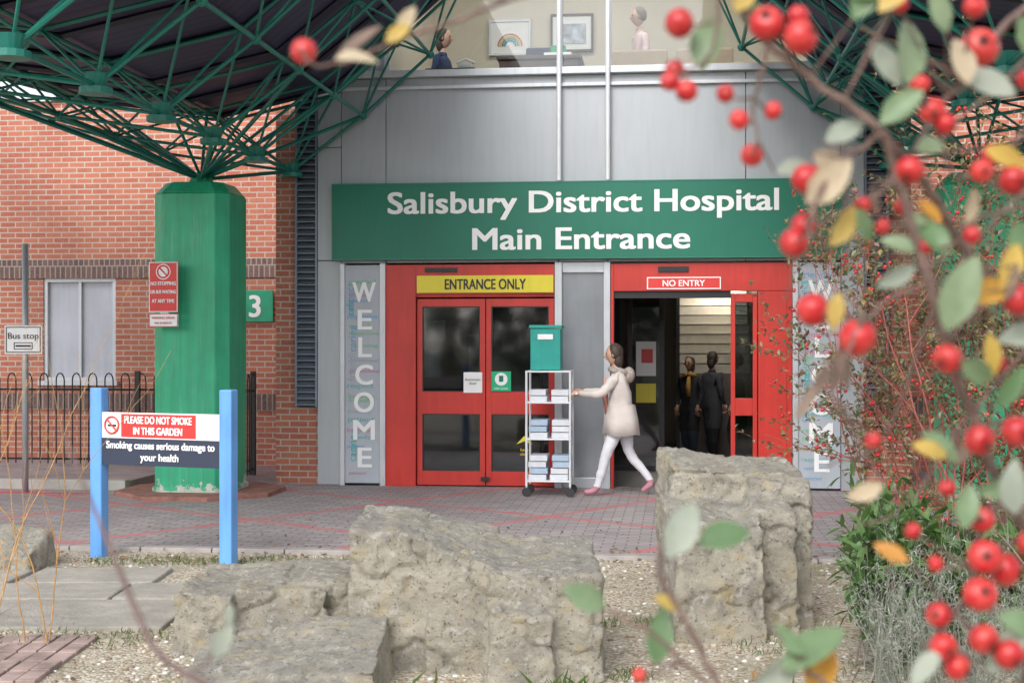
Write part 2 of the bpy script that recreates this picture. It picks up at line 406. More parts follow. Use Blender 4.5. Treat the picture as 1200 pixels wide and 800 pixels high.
g.box(-2.04,3.766,.12,8,-.02,.006,1)
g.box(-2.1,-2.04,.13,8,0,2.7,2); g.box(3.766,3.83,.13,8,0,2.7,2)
g.box(-2.1,3.83,.13,8,2.7,2.75,3)
g.box(-2.04,3.766,7.5,7.6,0,2.7,0)
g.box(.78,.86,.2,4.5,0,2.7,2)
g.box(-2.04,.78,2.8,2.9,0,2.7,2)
g.obj('ground_floor_interior',[beige,intfloor,darkint,offwhite],H)
g=MB()
for (u,y) in ((2.6,5.9),(2.4,3.6)): g.box(u-.3,u+.3,y-.3,y+.3,2.66,2.69)
g.obj('added_lobby_emitters',lobbyglow,H)  # glowing panels added under the ceiling to brighten the lobby
g=MB()
g.frame(.86,1.75,0,2.5,2.2,2.27,.07,0); g.box(1.28,1.33,2.2,2.27,.07,2.43,0)
g.box(.86,3.766,2.2,2.27,2.5,2.7,0); g.frame(2.95,3.766,0,2.5,2.2,2.27,.07,0)
g.box(1.38,1.64,2.17,2.19,1.25,1.7,3); g.box(1.45,1.6,2.16,2.168,1.42,1.6,2)
g.box(1.38,1.64,2.17,2.19,.9,1.15,4)
for i in range(9):
    z=1.35+i*.15; g.box(1.95,3.0,5.2+i*.14,5.35+i*.14,z-.13,z,1)
g.box(1.95,3.0,5.12,5.19,.0,1.22,5)
g.box(1.9,1.95,5.1,6.6,0,2.6,0); g.box(1.95,3.7,6.5,6.55,0,2.7,1)
g.obj('inner_screen_and_stairs',[black,M('cream_stair_paint',(.62,.57,.48),.7),redsign,white,yellow,M('grey_stair_side',(.16,.14,.13),.7)],H)
g=MB(); g.box(.93,1.28,2.22,2.24,.07,2.43); g.box(1.33,1.68,2.22,2.24,.07,2.43); g.obj('inner_screen_glass',glass,H)
g=MB()
g.box(-1.52,3.45,.13,3.6,4.1,4.2,1); g.box(-1.6,3.5,3.4,3.5,4.2,7.4,0); g.box(-1.6,-1.52,.13,3.4,4.2,7.4,0); g.box(3.45,3.53,.13,3.4,4.2,7.4,0)
g.box(-1.52,3.45,.13,3.4,7.3,7.4,2)
g.obj('upper_room',[beige,intfloor,offwhite],H)
g=MB()
for u in (-.4,1,2.4): g.box(u-.5,u+.5,1.2,1.8,7.26,7.295)
g.obj('added_upper_room_emitters',emitmat('added_upper_room_glow',(1,.96,.9),10),H)  # unseen glowing panels, added to brighten the daylit upper room
P=root('wall_picture',(0,16.63,0),FR)
g=MB(); g.frame(-.72,-.13,5.72,6.22,3.34,3.39,.03,0); g.box(-.69,-.16,3.36,3.38,5.75,6.19,1)
for i,(c) in enumerate((2,3,4,5)):
    r=.17-.03*i
    pts=[V((-.42+r*math.cos(t),3.355-.001*i,5.85+r*math.sin(t))) for t in [math.pi*k/10 for k in range(11)]]
    g.chain(pts,[.012]*11,6,c)
g.obj('rainbow_picture',[alum,white,M('pink_print',(.7,.25,.3)),M('yellow_print',(.8,.65,.2)),M('green_print',(.2,.5,.3)),M('blue_print',(.2,.35,.7))],P)
P=root('wall_picture',(0,16.63,0),FR)
g=MB(); g.frame(.15,.75,5.75,6.28,3.34,3.39,.03,0); g.box(.18,.72,3.36,3.38,5.78,6.25,1); g.box(.25,.65,3.35,3.359,5.86,6.14,2)
g.obj('framed_print',[wood,white,M('blue_grey_print',(.45,.5,.58),.6,0,.5,9)],P)
P=root('reception_desk',(0,16.63,0),FR)
g=MB(); g.box(-.3,.75,.9,1.5,5.17,5.22); g.box(-.27,.72,.93,.97,4.2,5.17); g.box(-.27,-.23,.97,1.46,4.2,5.17); g.box(.68,.72,.97,1.46,4.2,5.17)
g.obj('desk',wood,P,bevel=.01)
g=MB(); g.box(.28,.62,1.0,1.3,5.22,5.27,0); g.box(.36,.54,1.03,1.2,5.27,5.36,1)
g.obj('papers_and_box',[white,M('green_box',(.02,.3,.12))],P)
P=root('office_chair',(0,16.63,0),FR); g=MB(); g.box(-.02,.38,1.7,1.8,5.0,5.48,0); g.box(-.02,.38,1.81,2.1,4.7,4.78,0); g.box(.15,.21,1.86,1.92,4.25,4.7,1); g.box(-.1,.46,1.86,1.92,4.2,4.25,1); g.box(.15,.21,1.6,2.18,4.2,4.249,1); g.box(.15,.21,1.75,1.8,4.74,5.02,1)
g.obj('seat_and_back',[M('navy_upholstery',(.03,.035,.08),.8),black],P,bevel=.03)
def armchair(u,y,mat,name='armchair'):
    P=root(name,(0,16.63,0),FR); g=MB()
    g.box(u-.35,u+.35,y-.35,y+.35,4.42,4.66); g.box(u-.35,u+.35,y+.25,y+.42,4.66,5.28)
    g.box(u-.45,u-.35,y-.35,y+.4,4.3,4.95); g.box(u+.35,u+.45,y-.35,y+.4,4.3,4.95)
    for a in(-.38,.38):
        for b in (-.3,.36): g.box(u+a-.03,u+a+.03,y+b-.03,y+b+.03,4.2,4.3)
    g.obj('upholstery',mat,P,bevel=.05)
armchair(1.45,.75,fabric); armchair(2.25,.75,fabric); armchair(2.95,1.6,M('tan_fabric',(.42,.3,.2),.9))
# ------------------------------------------------------------------ doors
E=froot('entrance_sliding_door')
g=MB()
g.box(-1.492,-1.134,-.05,.08,0,2.60); g.box(-1.134,.50,-.05,.08,2.25,2.60); g.box(-1.134,.50,-.02,.08,2.22,2.25)
g.box(-1.485,-1.475,-.055,-.05,.02,2.58)
def leaf(u0,u1,y0=-.005,y1=.045):
    w=.062
    g.box(u0,u0+w,y0,y1,.015,2.2); g.box(u1-w,u1,y0,y1,.015,2.2)
    g.box(u0+w,u1-w,y0,y1,2.11,2.2); g.box(u0+w,u1-w,y0,y1,.85,1.11); g.box(u0+w,u1-w,y0,y1,.015,.18)
leaf(-1.125,-.315); leaf(-.305,.495)
g.obj('red_door_frames',red,E,bevel=.006)
g=MB()
for a,b in ((-1.125,-.315),(-.305,.495)):
    g.box(a+.062,b-.062,.015,.025,1.11,2.11); g.box(a+.062,b-.062,.015,.025,.18,.85)
g.obj('door_glass',glass,E)
g=MB()
for a,b in ((-1.125,-.315),(-.305,.495)):
    for z0,z1 in ((1.11,2.11),(.18,.85)): g.frame(a+.062,b-.062,z0,z1,.0,.014,.012)
g.box(-1.02,-.64,-.075,-.052,2.51,2.56); g.box(-.36,-.26,-.06,-.052,.07,.12)
g.obj('gaskets_and_sensor',black,E)
g=MB()
g.box(-1.115,.49,-.075,-.053,2.27,2.47,0)
g.box(-.57,-.35,-.016,-.008,1.10,1.34,1); g.box(-.24,-.01,-.016,-.008,1.12,1.35,2)
g.obj('door_notices',[yellow,white,M('green_notice',(.01,.42,.2))],E)
text('entrance_only_text','ENTRANCE ONLY',.17,(-.31,-.078,2.31),black,E,width=.95,bold=.003)
text('notice_text','Automatic\ndoor',.045,(-.46,-.018,1.24),black,E)
g=MB(); g.prism((0,0),.075,0,.003,20,0); o=g.obj('safety_roundel',white,E); o.location=(-.125,-.017,1.26); o.rotation_euler=(math.pi/2,0,0)
g=MB(); g.box(-.15,-.1,-.0215,-.0205,1.23,1.30); g.obj('roundel_pictogram',greensign,E)
text('roundel_text','KEEP CLEAR',.03,(-.125,-.018,1.14),white,E)
g=MB(); g.poly([(.05,.012,.50),(.145,.012,.60),(.24,.012,.50),(.145,.012,.535)]); g.obj('arrow_sticker',yellow,E)
text('sticker_text','keep\nclear',.05,(.145,.01,.42),yellow,E)
g=MB(); g.box(-1.0,-.8,.05,.052,1.7,1.95,0); g.box(-1.0,-.85,.05,.052,1.3,1.6,1); g.box(-.1,.2,2.6,2.62,1.1,1.9,1); g.box(-.9,-.6,2.6,2.62,1.2,1.8,0); g.obj('interior_posters',[M('grey_poster',(.4,.4,.4),.5,0,.4,12),M('blue_poster',(.1,.25,.45),.5,0,.4,12)],E)
X=froot('exit_sliding_door')
g=MB()
g.box(1.156,1.19,-.05,.08,0,2.60); g.box(1.19,3.221,-.05,.08,2.28,2.60)
g.box(2.84,3.221,-.04,.08,0,2.28)
g.box(2.53,2.58,-.0,.05,.015,2.25); g.box(2.78,2.83,0,.05,.015,2.25); g.box(2.58,2.78,0,.05,2.15,2.25); g.box(2.58,2.78,0,.05,.85,1.05); g.box(2.58,2.78,0,.05,.015,.2)
g.box(2.9,3.16,-.05,-.04,.1,2.2)
g.obj('red_door_frames',red,X,bevel=.006)
g=MB(); g.box(2.58,2.78,.02,.03,1.05,2.15); g.box(2.58,2.78,.02,.03,.2,.85)
g.obj('door_glass',glass,X)
g=MB(); g.box(1.19,2.53,-.01,.08,2.2,2.28); g.box(1.7,2.05,-.075,-.052,2.5,2.56); g.obj('track_and_sensor',black,X)
g=MB(); g.frame(1.573,2.416,2.30,2.44,-.066,-.053,.012,1); g.box(1.585,2.404,-.064,-.053,2.312,2.428,0); g.obj('no_entry_plate',[redsign,white],X)
text('no_entry_text','NO ENTRY',.1,(1.99,-.068,2.335),white,X,width=.48,bold=.002)
# ------------------------------------------------------------------ signs on facade
S=froot('hospital_entrance_sign')
g=MB(); g.box(-2.12,3.78,-.14,-.02,2.655,3.55); g.obj('sign_board',greensign,S,bevel=.008)
g=MB(); g.frame(-2.12,3.78,2.655,3.55,-.146,-.141,.012); g.obj('sign_edge_trim',M('sign_trim',(.02,.2,.13),.3),S)
text('sign_text_line','Salisbury District Hospital',.355,(.813,-.143,3.195),white,S,width=4.50,bold=.0085)
text('sign_text_line','Main Entrance',.355,(.80,-.143,2.768),white,S,width=2.50,bold=.0085)
wc=[M('teal_print',(.1,.45,.45)),M('pink_word_print',(.6,.2,.3)),M('blue_word_print',(.15,.35,.6)),M('green_word_print',(.2,.5,.25)),M('grey_word_print',(.35,.38,.45))]
def welcome(u0,u1):
    W=froot('welcome_sign'); g=MB(); g.box(u0,u1,-.03,-.0,.03,2.60); g.obj('panel',lilac,W)
    uc=(u0+u1)/2
    wd={'W':.27,'E':.16,'L':.15,'C':.2,'O':.23,'M':.25}
    for i,ch in enumerate('WELCOME'):
        text('letter_'+ch.lower(),ch,.33,(uc+.02,-.036,2.17-i*.325),white,W,bold=.007,width=wd[ch])
    words=['responsive','friendly','centred','safe','caring','professional','patient','respect','listening']
    rnd=random.Random(int(u0*10)+40)
    w=u1-u0
    for i in range(24):
        z=.15+2.4*i/24+rnd.uniform(-.03,.03); sz=rnd.choice((.07,.09,.06))
        wd=rnd.choice(words)
        if rnd.random()<.33:
            wd=rnd.choice(('friendly','caring','safe','respect'))
            text('word',wd,.13,(u0+rnd.uniform(.10,.14),-.032,min(z,2.0)),rnd.choice(wc),W,roll=math.pi/2,align='LEFT',width=None)
        else:
            text('word',wd,sz,(u0+.02+rnd.uniform(0,.05),-.0325,z),rnd.choice(wc),W,align='LEFT',width=min(w*.85,len(wd)*sz*.5))
welcome(-1.985,-1.565); welcome(3.29,3.76)
S3=froot('green_number_sign'); g=MB(); g.box(-4.08,-3.58,2.43,2.46,1.97,2.40); g.obj('plate',M('number_sign_green',(.01,.30,.16),.4),S3,bevel=.004)
text('number_text','3',.42,(-3.83,2.426,2.04),white,S3,bold=.008)
# ------------------------------------------------------------------ canopies
def canopy(mirror):
    mu=(lambda u:1.7-u) if mirror else (lambda u:u)
    K=froot('space_frame_canopy')
    uc=-3.40; yc=-1.03
    g=MB()
    lower=[(-8.2,5.35),(-6.9,4.85),(-5.6,4.35),(-4.2,3.95),(-2.61,3.71),(-1.75,4.35),(-.95,5.05)]
    upper=[(-8.9,6.0),(-7.5,5.4),(-6.25,4.95),(-4.9,4.58),(-3.4,4.38),(-2.1,4.66),(-1.35,5.25),(-.55,5.95)]
    nl=6; sp=1.42
    def L(i,k): return V((mu(lower[i][0]),-.12-sp*k,lower[i][1]))
    def U(i,k): return V((mu(upper[i][0]),-.12+sp/2-sp*k if k>0 else -.10,upper[i][1]-.06))
    for i in range(len(lower)):
        for k in range(nl):
            p=L(i,k)
            if k<nl-1: g.tube(p,L(i,k+1),.022,n=6)
            if i<len(lower)-1: g.tube(p,L(i+1,k),.019,n=6)
            for a in (i,i+1):
                for b in (k,k+1): g.tube(p,U(a,b),.014,n=6)
            if i==4:
                g.prism((p.x,p.y),.13,p.z-.07,p.z-.02,14); g.prism((p.x,p.y),.07,p.z-.02,p.z+.09,14,r1=.11)
            else: g.ball(p,.05,0,8,6)
    for i in range(len(upper)):
        for k in range(nl+1):
            if k<nl: g.tube(U(i,k),U(i,k+1),.02,n=6)
            if i<len(upper)-1: g.tube(U(i,k),U(i+1,k),.02,n=6)
            g.ball(U(i,k),.045,0,8,6)
    top=V((mu(uc),yc,3.52))
    for i in (2,3,4,5):
        for k in (0,1,2):
            g.tube(top,L(i,k),.024,n=6)
    for i in (3,4,5):
        for k in (0,1,2): g.tube(top+V((0,0,.02)),U(i,k),.019,n=6)
    g.obj('truss_tubes_and_nodes',trussgreen,K)
    g=MB()
    y0,y1=-.08,-7.7
    for i in range(len(upper)-1):
        a,b=upper[i],upper[i+1]
        x0,x1=mu(a[0]),mu(b[0]); z0,z1=a[1],b[1]
        if mirror: x0,x1,z0,z1=x1,x0,z1,z0
        g.hexa([(x0,y1,z0),(x1,y1,z1),(x1,y0,z1),(x0,y0,z0),(x0,y1,z0+.1),(x1,y1,z1+.1),(x1,y0,z1+.1),(x0,y0,z0+.1)])
    g.obj('roof_deck',deckm,K)
    g=MB()
    for k in range(7):
        y=-.3-1.1*k
        for i in range(len(upper)-1):
            a,b=upper[i],upper[i+1]; g.tube((mu(a[0]),y,a[1]-.03),(mu(b[0]),y,b[1]-.03),.03,n=4)
    g.obj('deck_purlins',M('dark_purlin',(.02,.02,.035),.5),K)
    g=MB()
    c=(mu(uc),yc)
    g.chsq(c,.43,.13,0,3.33); g.chsq(c,.455,.14,0,.10); g.chsq(c,.43,.13,3.33,3.46,h1=.33,ch1=.12); g.prism(c,.16,3.46,3.58,8,r1=.10)
    g.obj('column',colgreen,K,bevel=.014)
    g=MB(); g.prism(c,.95,-.02,.05,8,ph=math.pi/8)
    g.obj('brick_plinth',M('plinth_brick',(.30,.14,.11),.9,0,.3,9,.4,60),K,bevel=.01)
canopy(False); canopy(True)
# ------------------------------------------------------------------ signs on posts
NS=root('no_stopping_sign',(-3.78,15.42,0),FR+math.radians(-4))
g=MB(); g.box(-.165,.165,0,.02,2.02,2.56,0); g.box(-.165,.165,0,.02,1.86,2.0,1); g.frame(-.165,.165,2.02,2.56,-.004,-.001,.008,1); g.box(-.05,.05,.02,.06,2.0,2.2,2); g.frame(-.165,.165,1.86,2.0,-.004,-.001,.006,0)
g.obj('plates',[redsign,white,alum],NS)
g=MB(); g.prism((0,0),.085,0,.003,24,0); o=g.obj('symbol_disc',white,NS); o.location=(0,-.001,2.455); o.rotation_euler=(math.pi/2,0,0)
pts=[V((.065*math.cos(t),-.006,2.455+.065*math.sin(t))) for t in [2*math.pi*k/20 for k in range(21)]]
g=MB(); g.chain(pts,[.009]*21,6,0); g.tube((-.045,-.006,2.50),(.045,-.006,2.41),.008); g.obj('prohibition_symbol',redsign,NS)
text('sign_text','NO STOPPING',.055,(0,-.005,2.31),white,NS,width=.29,bold=.0015)
text('sign_text','OR BUS WAITING',.052,(0,-.005,2.22),white,NS,width=.29,bold=.0015)
text('sign_text','AT ANY TIME',.055,(0,-.005,2.12),white,NS,width=.26,bold=.0015)
text('sign_text','PARKING AREAS',.032,(0,-.005,1.945),redsign,NS,width=.26)
text('sign_text','PAY & DISPLAY',.03,(0,-.005,1.89),redsign,NS,width=.2)
B=root('bus_stop_sign',(-5.47,16.0,0),FR)
g=MB(); g.tube((-.02,.03,.0),(-.02,.03,2.8),.035,n=12); g.obj('pole',M('galvanised_pole',(.42,.44,.46),.45,.4,.1,5),B,smooth=True)
g=MB(); g.box(-.24,.20,-.02,-.008,1.56,1.88,0); g.frame(-.225,.185,1.575,1.865,-.024,-.0205,.01,1); g.box(-.06,.03,-.008,.0,1.6,1.66,2); g.obj('plate',[white,black,alum],B)
text('bus_text','Bus stop',.1,(-.02,-.024,1.73),black,B,width=.36)
g=MB(); g.frame(-.13,.09,1.61,1.69,-.024,-.0205,.008); g.box(-.11,.07,-.024,-.0205,1.64,1.66); g.obj('bus_symbol',black,B)
F=froot('bow_top_fence'); g=MB()
def run(a,b,z0=.1,h=1.2):
    a=V(a);b=V(b);Lh=(b-a).length; d=(b-a).normalized(); n=int(Lh/.11)
    for z in (z0+.08,h-.12): g.tube(a+V((0,0,z)),b+V((0,0,z)),.014,n=4)
    for i in range(n+1):
        p=a+d*(i*.11)
        g.tube(p+V((0,0,z0+.02)),p+V((0,0,h)),.0095,n=5)
        if i%2==0 and i<n:
            pts=[p+d*(.055-.055*math.cos(t))+V((0,0,h+.09*math.sin(t))) for t in [math.pi*k/6 for k in range(7)]]
            g.chain(pts,[.0095]*7,5)
    for i in range(int(Lh/2.2)+1):
        p=a+d*min(i*2.2,Lh); g.box(p.x-.03,p.x+.03,p.y-.03,p.y+.03,z0-.05,h+.12)
run((-16,1.15,0),(-3.45,1.15,0)); run((-3.45,1.1,0),(-3.38,.25,0),.0,1.2)
g.box(-3.41,-3.35,.19,.25,0,1.3)
g.obj('railings',black,F)
rz=math.atan2(-.45,1.113)
Q=root('no_smoking_sign',(-2.71,11.03,0),rz)
g=MB()
for u in (-.6,.6): g.box(u-.055,u+.055,-.05,.05,-.05,1.335)
g.obj('posts',bluepost,Q,bevel=.012)
g=MB(); g.box(-.545,.545,-.035,-.012,.945,1.145,0); g.box(-.545,.545,-.035,-.012,.735,.943,1); g.box(-.36,.33,-.039,-.0355,.955,1.135,2)
g.obj('board',[white,navy,redsign],Q)
text('sign_text','PLEASE DO NOT SMOKE',.08,(-.015,-.042,1.062),white,Q,width=.62,bold=.0022)
text('sign_text','IN THIS GARDEN',.08,(-.015,-.042,.977),white,Q,width=.45,bold=.0022)
text('sign_text','Smoking causes serious damage to',.08,(0,-.038,.865),white,Q,width=1.0,bold=.002)
text('sign_text','your health',.08,(0,-.038,.775),white,Q,width=.35,bold=.002)
pts=[V((-.45+.065*math.cos(t),-.038,1.045+.065*math.sin(t))) for t in [2*math.pi*k/24 for k in range(25)]]
g=MB(); g.chain(pts,[.008]*25,6,0); g.tube((-.496,-.04,1.091),(-.404,-.04,.999),.007); g.box(-.49,-.41,-.039,-.036,1.035,1.05,1)
g.obj('no_smoking_symbol',[redsign,black],Q)
# ------------------------------------------------------------------ rocks
def rock(name,blocks,vox=.016,seed=0,amp=1.0,mat=stone):
    g=MB()
    for (x0,x1,y0,y1,z0,zt) in blocks:
        sk=.02
        g.hexa([(x0-.01,y0-.02,z0),(x1+.01,y0-.02,z0),(x1+.01,y1+.02,z0),(x0-.01,y1+.02,z0),(x0+sk,y0+sk,zt[0]),(x1-sk,y0+sk,zt[1]),(x1-sk,y1-sk,zt[2]),(x0+sk,y1-sk,zt[3])])
    o=g.obj('rock_body',mat)
    r=o.modifiers.new('r','REMESH'); r.mode='VOXEL'; r.voxel_size=vox
    sm=o.modifiers.new('s','SMOOTH'); sm.iterations=1; sm.factor=.5
    bake(o); me=o.data; off=V((seed*3.1,seed*1.7,seed))
    nor=[v.normal.copy() for v in me.vertices]
    for v,nn in zip(me.vertices,nor):
        p=v.co+off
        d=noise.fractal(p*1.7,1,2,3)*.025+noise.fractal(p*7,1,2,4)*.013+noise.fractal(p*24,1,2,3)*.008
        w=noise.noise(p*2.3)+.25*noise.noise(p*11); d-= .028*max(0,1-abs(w)*16)
        q=V((p.x*1.0,p.y*1.0,p.z*11+noise.noise(p*2)*2)); d+=noise.noise(q)*.010
        d-=.02*max(0,noise.noise(p*12)-.35)*2
        d-=.016*max(0,noise.noise(p*28)-.35)*2
        v.co+=nn*d*amp
    me.polygons.foreach_set('use_smooth',[True]*len(me.polygons)); me.update()
    me.materials.clear(); me.materials.append(mat)
    b=blocks[0]; R=root(name,((b[0]+b[1])/2,(b[2]+b[3])/2,0)); wtoroot(o,R)
    return o
rock('stone_boulder',[(-.86,-.44,7.35,8.10,-.1,(.73,.69,.75,.79)),(-.45,-.05,7.28,8.05,-.1,(.66,.56,.66,.74)),(-.14,.46,7.10,7.90,-.1,(.54,.53,.62,.64)),(-.95,-.6,7.45,7.9,-.1,(.15,.45,.45,.15)),(-.12,.22,7.0,7.3,-.1,(.38,.34,.36,.40))],seed=1)
rock('stone_boulder',[(-1.84,-1.0,7.75,8.6,-.1,(.33,.35,.38,.36)),(-1.84,-1.50,7.66,8.2,-.1,(.35,.33,.35,.38)),(-1.2,-.85,7.85,8.4,-.1,(.37,.38,.42,.40))],seed=2)
rock('stone_boulder',[(-1.60,-.75,6.35,7.5,-.1,(.05,.10,.26,.18)),(-1.15,-.62,6.6,7.45,-.1,(.13,.17,.30,.25))],seed=3)
rock('stone_boulder',[(.95,1.42,8.62,9.35,-.1,(.95,.90,.96,1.0)),(1.40,1.80,8.45,9.3,-.1,(.88,.86,.96,.97)),(.90,1.44,8.02,8.8,-.1,(.69,.68,.76,.76)),(1.38,1.66,8.2,8.6,-.1,(.74,.70,.8,.8))],seed=4)
rock('stone_boulder',[(-4.4,-3.50,10.35,10.95,-.1,(.16,.14,.28,.26)),(-4.2,-3.7,10.6,10.95,-.1,(.26,.22,.30,.32))],vox=.028,seed=5)
# ------------------------------------------------------------------ people
def head(g,c,f,hs,skin,hair,eye,lip,long=False):
    f=V(f).normalized(); s=V((-f.y,f.x,0))
    g2=MB()
    def shape(u):
        u=u.copy()
        if u.z<0: u.x*=1+.22*u.z; u.y*=1+.28*u.z
        if u.x>.6: u.x*=.95
        return u
    g2.ball((0,0,0),(hs*.80,hs*.66,hs),skin,20,16,shape)
    g2.ball((hs*.80,0,-hs*.12),(hs*.16,hs*.10,hs*.22),skin,8,6)
    for sg in (-1,1):
        g2.ball((hs*.66,sg*hs*.27,hs*.04),(hs*.09,hs*.11,hs*.07),eye,8,6)
        g2.ball((hs*.70,sg*hs*.27,hs*.20),(hs*.06,hs*.16,hs*.03),hair,8,4)
        g2.ball((-.02*hs,sg*hs*.68,-.02*hs),(hs*.14,hs*.06,hs*.2),skin,8,6)
    g2.ball((hs*.66,0,-hs*.48),(hs*.07,hs*.22,hs*.055),lip,8,5)
    g2.ball((-hs*.16,0,hs*.2),(hs*.84,hs*.78,hs*.94),hair,18,12,lambda u: V((u.x*(1 if u.x<.4 else .75+.25*max(0,u.z)),u.y,u.z if u.z>-.5 else -.5+ (u.z+.5)*.6)))
    if long: g2.ball((-hs*.50,0,-hs*.5),(hs*.50,hs*.66,hs*.95),hair,12,10)
    i=len(g.v)
    for v in g2.v:
        p=V(c)+f*v[0]+s*v[1]+V((0,0,v[2])); g.v.append(tuple(p))
    g.f+=[[k+i for k in ff] for ff in g2.f]; g.m+=g2.m
def hand(g,w,d,up,m,sc=1,side=1,curl=.9):
    w=V(w); d=V(d).normalized(); up=V(up).normalized(); s=d.cross(up).normalized()*side
    g.chain([w-d*.03,w,w+d*.03*sc,w+d*.085*sc],[.026,.027,.036,.034],8,m)
    for k,(o,l) in enumerate(((-.03,.065),(-.010,.075),(.010,.07),(.03,.055))):
        p=w+d*.08*sc+s*o*sc; pts=[p]; dd=d.copy()
        for j in range(3):
            dd=(dd*math.cos(curl*.8)-up*math.sin(curl*.8)).normalized() if j else (d*.8-up*.4*curl).normalized()
            p=p+dd*l*sc/2.6; pts.append(p)
        g.chain(pts,[.0095,.009,.008,.006],6,m)
    p=w+d*.025*sc-s*.03*sc; g.chain([p,p+(d*.6-s*.6-up*.2).normalized()*.035,p+(d*.8-s*.4-up*.7).normalized()*.065],[.012,.010,.007],6,m)
def person(name,loc,rz,J,Ed,mats,headc,hs=.115,hands=None,long=False,extra=None):
    names=list(J); idx={n:i for i,n in enumerate(names)}
    me=D.meshes.new(name+'_body'); me.from_pydata([J[n][0] for n in names],[(idx[a],idx[b]) for a,b,_ in Ed],[])
    o=D.objects.new('body',me); SC.collection.objects.link(o)
    sk=o.modifiers.new('skin','SKIN'); sk.use_smooth_shade=True
    for i,n in enumerate(names):
        sv=me.skin_vertices[0].data[i]; r=J[n][1]
        sv.radius=r if hasattr(r,'__len__') else (r,r); sv.use_root=(n=='pelvis')
    ss=o.modifiers.new('sub','SUBSURF'); ss.levels=2; ss.render_levels=2
    bake(o); me=o.data; me.materials.clear()
    for m in mats: me.materials.append(m)
    segs=[(V(J[a][0]),V(J[b][0]),m) for a,b,m in Ed]
    for p in me.polygons:
        c=p.center; best=9;bm=0
        for a,b,m in segs:
            ab=b-a; t=max(0,min(1,(c-a).dot(ab)/ab.length_squared)); dd=(c-a-ab*t).length
            if dd<best-1e-5: best=dd;bm=m
        p.material_index=bm; p.use_smooth=True
    for v in me.vertices:
        v.co+=v.normal*(noise.noise(v.co*11)*.010+noise.noise(V((v.co.x*9,v.co.y*9,v.co.z*24)))*.008)
    R=root(name,loc,rz); o.parent=R
    g=MB(); head(g,headc,(1,0,0),hs,0,4,5,6,long)
    if hands:
        for (w,d,up,sd) in hands: hand(g,w,d,up,0,1,sd)
    if extra: extra(g)
    g.obj('head_and_hands',mats,R,smooth=True)
    return R
skin=M('skin',(.55,.33,.24),.5,0,.05); skin2=M('skin_tan',(.35,.2,.13),.5,0,.05)
hairb=M('dark_brown_hair',(.055,.035,.026),.6,0,.4,40,.3,90); hairg=M('ash_hair',(.16,.12,.09),.6,0,.3,40)
eyem=M('eye',(.03,.02,.02),.2); lip=M('lips',(.45,.15,.13),.4)
cream=M('cream_coat',(.62,.56,.52),.85,0,.1,6,.4,30); whitet=M('white_trousers',(.68,.68,.72),.8,0,.08,6,.4,30)
pinks=M('pink_shoes',(.50,.22,.27),.6); pinkt=M('coral_top',(.70,.3,.25),.8); furm=M('fur_trim',(.42,.36,.32),.95,0,.3,40,.8,120)
J={'pelvis':((0,0,.90),(.135,.15)),'spine':((.015,0,1.04),(.13,.145)),'chest':((.04,0,1.22),(.135,.155)),'neck0':((.055,0,1.35),(.075,.08)),'neck':((.07,0,1.42),.048),'neck2':((.08,0,1.47),.045),
 'shL':((.05,.15,1.31),.068),'elL':((.24,.2,1.12),.052),'wrL':((.47,.17,1.13),.036),
 'shR':((.05,-.15,1.31),.068),'elR':((.22,-.2,1.13),.052),'wrR':((.46,-.17,1.14),.036),
 'hiL':((.03,.085,.80),.098),'knL':((.17,.085,.47),.062),'anL':((.27,.085,.10),.045),'toL0':((.29,.085,.055),.042),'toL':((.42,.09,.04),.035),
 'hiR':((-.01,-.085,.80),.098),'knR':((-.07,-.085,.46),.062),'anR':((-.31,-.085,.17),.043),'toR0':((-.31,-.085,.11),.04),'toR':((-.20,-.09,.035),.034)}
Ed=[('pelvis','spine',1),('spine','chest',1),('chest','neck0',1),('neck0','neck',1),('neck','neck2',0),('chest','shL',1),('shL','elL',1),('elL','wrL',1),('chest','shR',1),('shR','elR',1),('elR','wrR',1),
 ('pelvis','hiL',1),('hiL','knL',2),('knL','anL',2),('anL','toL0',3),('toL0','toL',3),('pelvis','hiR',1),('hiR','knR',2),('knR','anR',2),('anR','toR0',3),('toR0','toR',3)]
def ex(g):
    pts=[V((.03+.10*math.cos(t),.11*math.sin(t),1.375+.02*math.cos(t))) for t in [2*math.pi*k/16 for k in range(17)]]
    g.chain(pts,[.032]*17,8,7)
    g.ball((-.07,0,1.33),(.07,.10,.09),7,12,8)
    g.chain([(.165,0,1.30),(.19,0,1.1),(.165,0,.9)],[.03,.035,.03],8,8)
    n=24; i=len(g.v)
    for z,a,b in ((1.0,.150,.172),(.84,.185,.195),(.67,.21,.21),(.67,.18,.18)):
        for k in range(n):
            t=2*math.pi*k/n; w=1+.05*math.sin(5*t+z*3); g.v.append((.01+a*w*math.cos(t),b*w*math.sin(t),z+.012*math.sin(3*t)))
    for r in range(3):
        for k in range(n): g.f.append([i+r*n+k,i+r*n+(k+1)%n,i+(r+1)*n+(k+1)%n,i+(r+1)*n+k]); g.m.append(1)
wp=person('walking_woman',(1.22,15.72,0),math.pi+FR,J,Ed,[skin,cream,whitet,pinks,hairb,eyem,lip,furm,pinkt],(.10,0,1.555),.113,
  [((.47,.17,1.13),(1,-.1,.02),(0,0,1),1),((.46,-.17,1.14),(1,.1,.02),(0,0,1),-1)],True,ex)
T=root('linen_trolley',(.42,15.78,0),FR)
g=MB()
for x in (-.24,.24):
    for y in (-.2,.2):
        g.tube((x,y,.11),(x,y,1.38),.014,n=8,m=0); g.tube((x,y,.06),(x,y,.12),.01,n=6,m=0)
        g.chain([(x,y-.013,.05),(x,y+.013,.05)],[.05,.05],14,2)
for z in (.16,.62,1.02,1.36): g.box(-.25,.25,-.21,.21,z,z+.018,0)
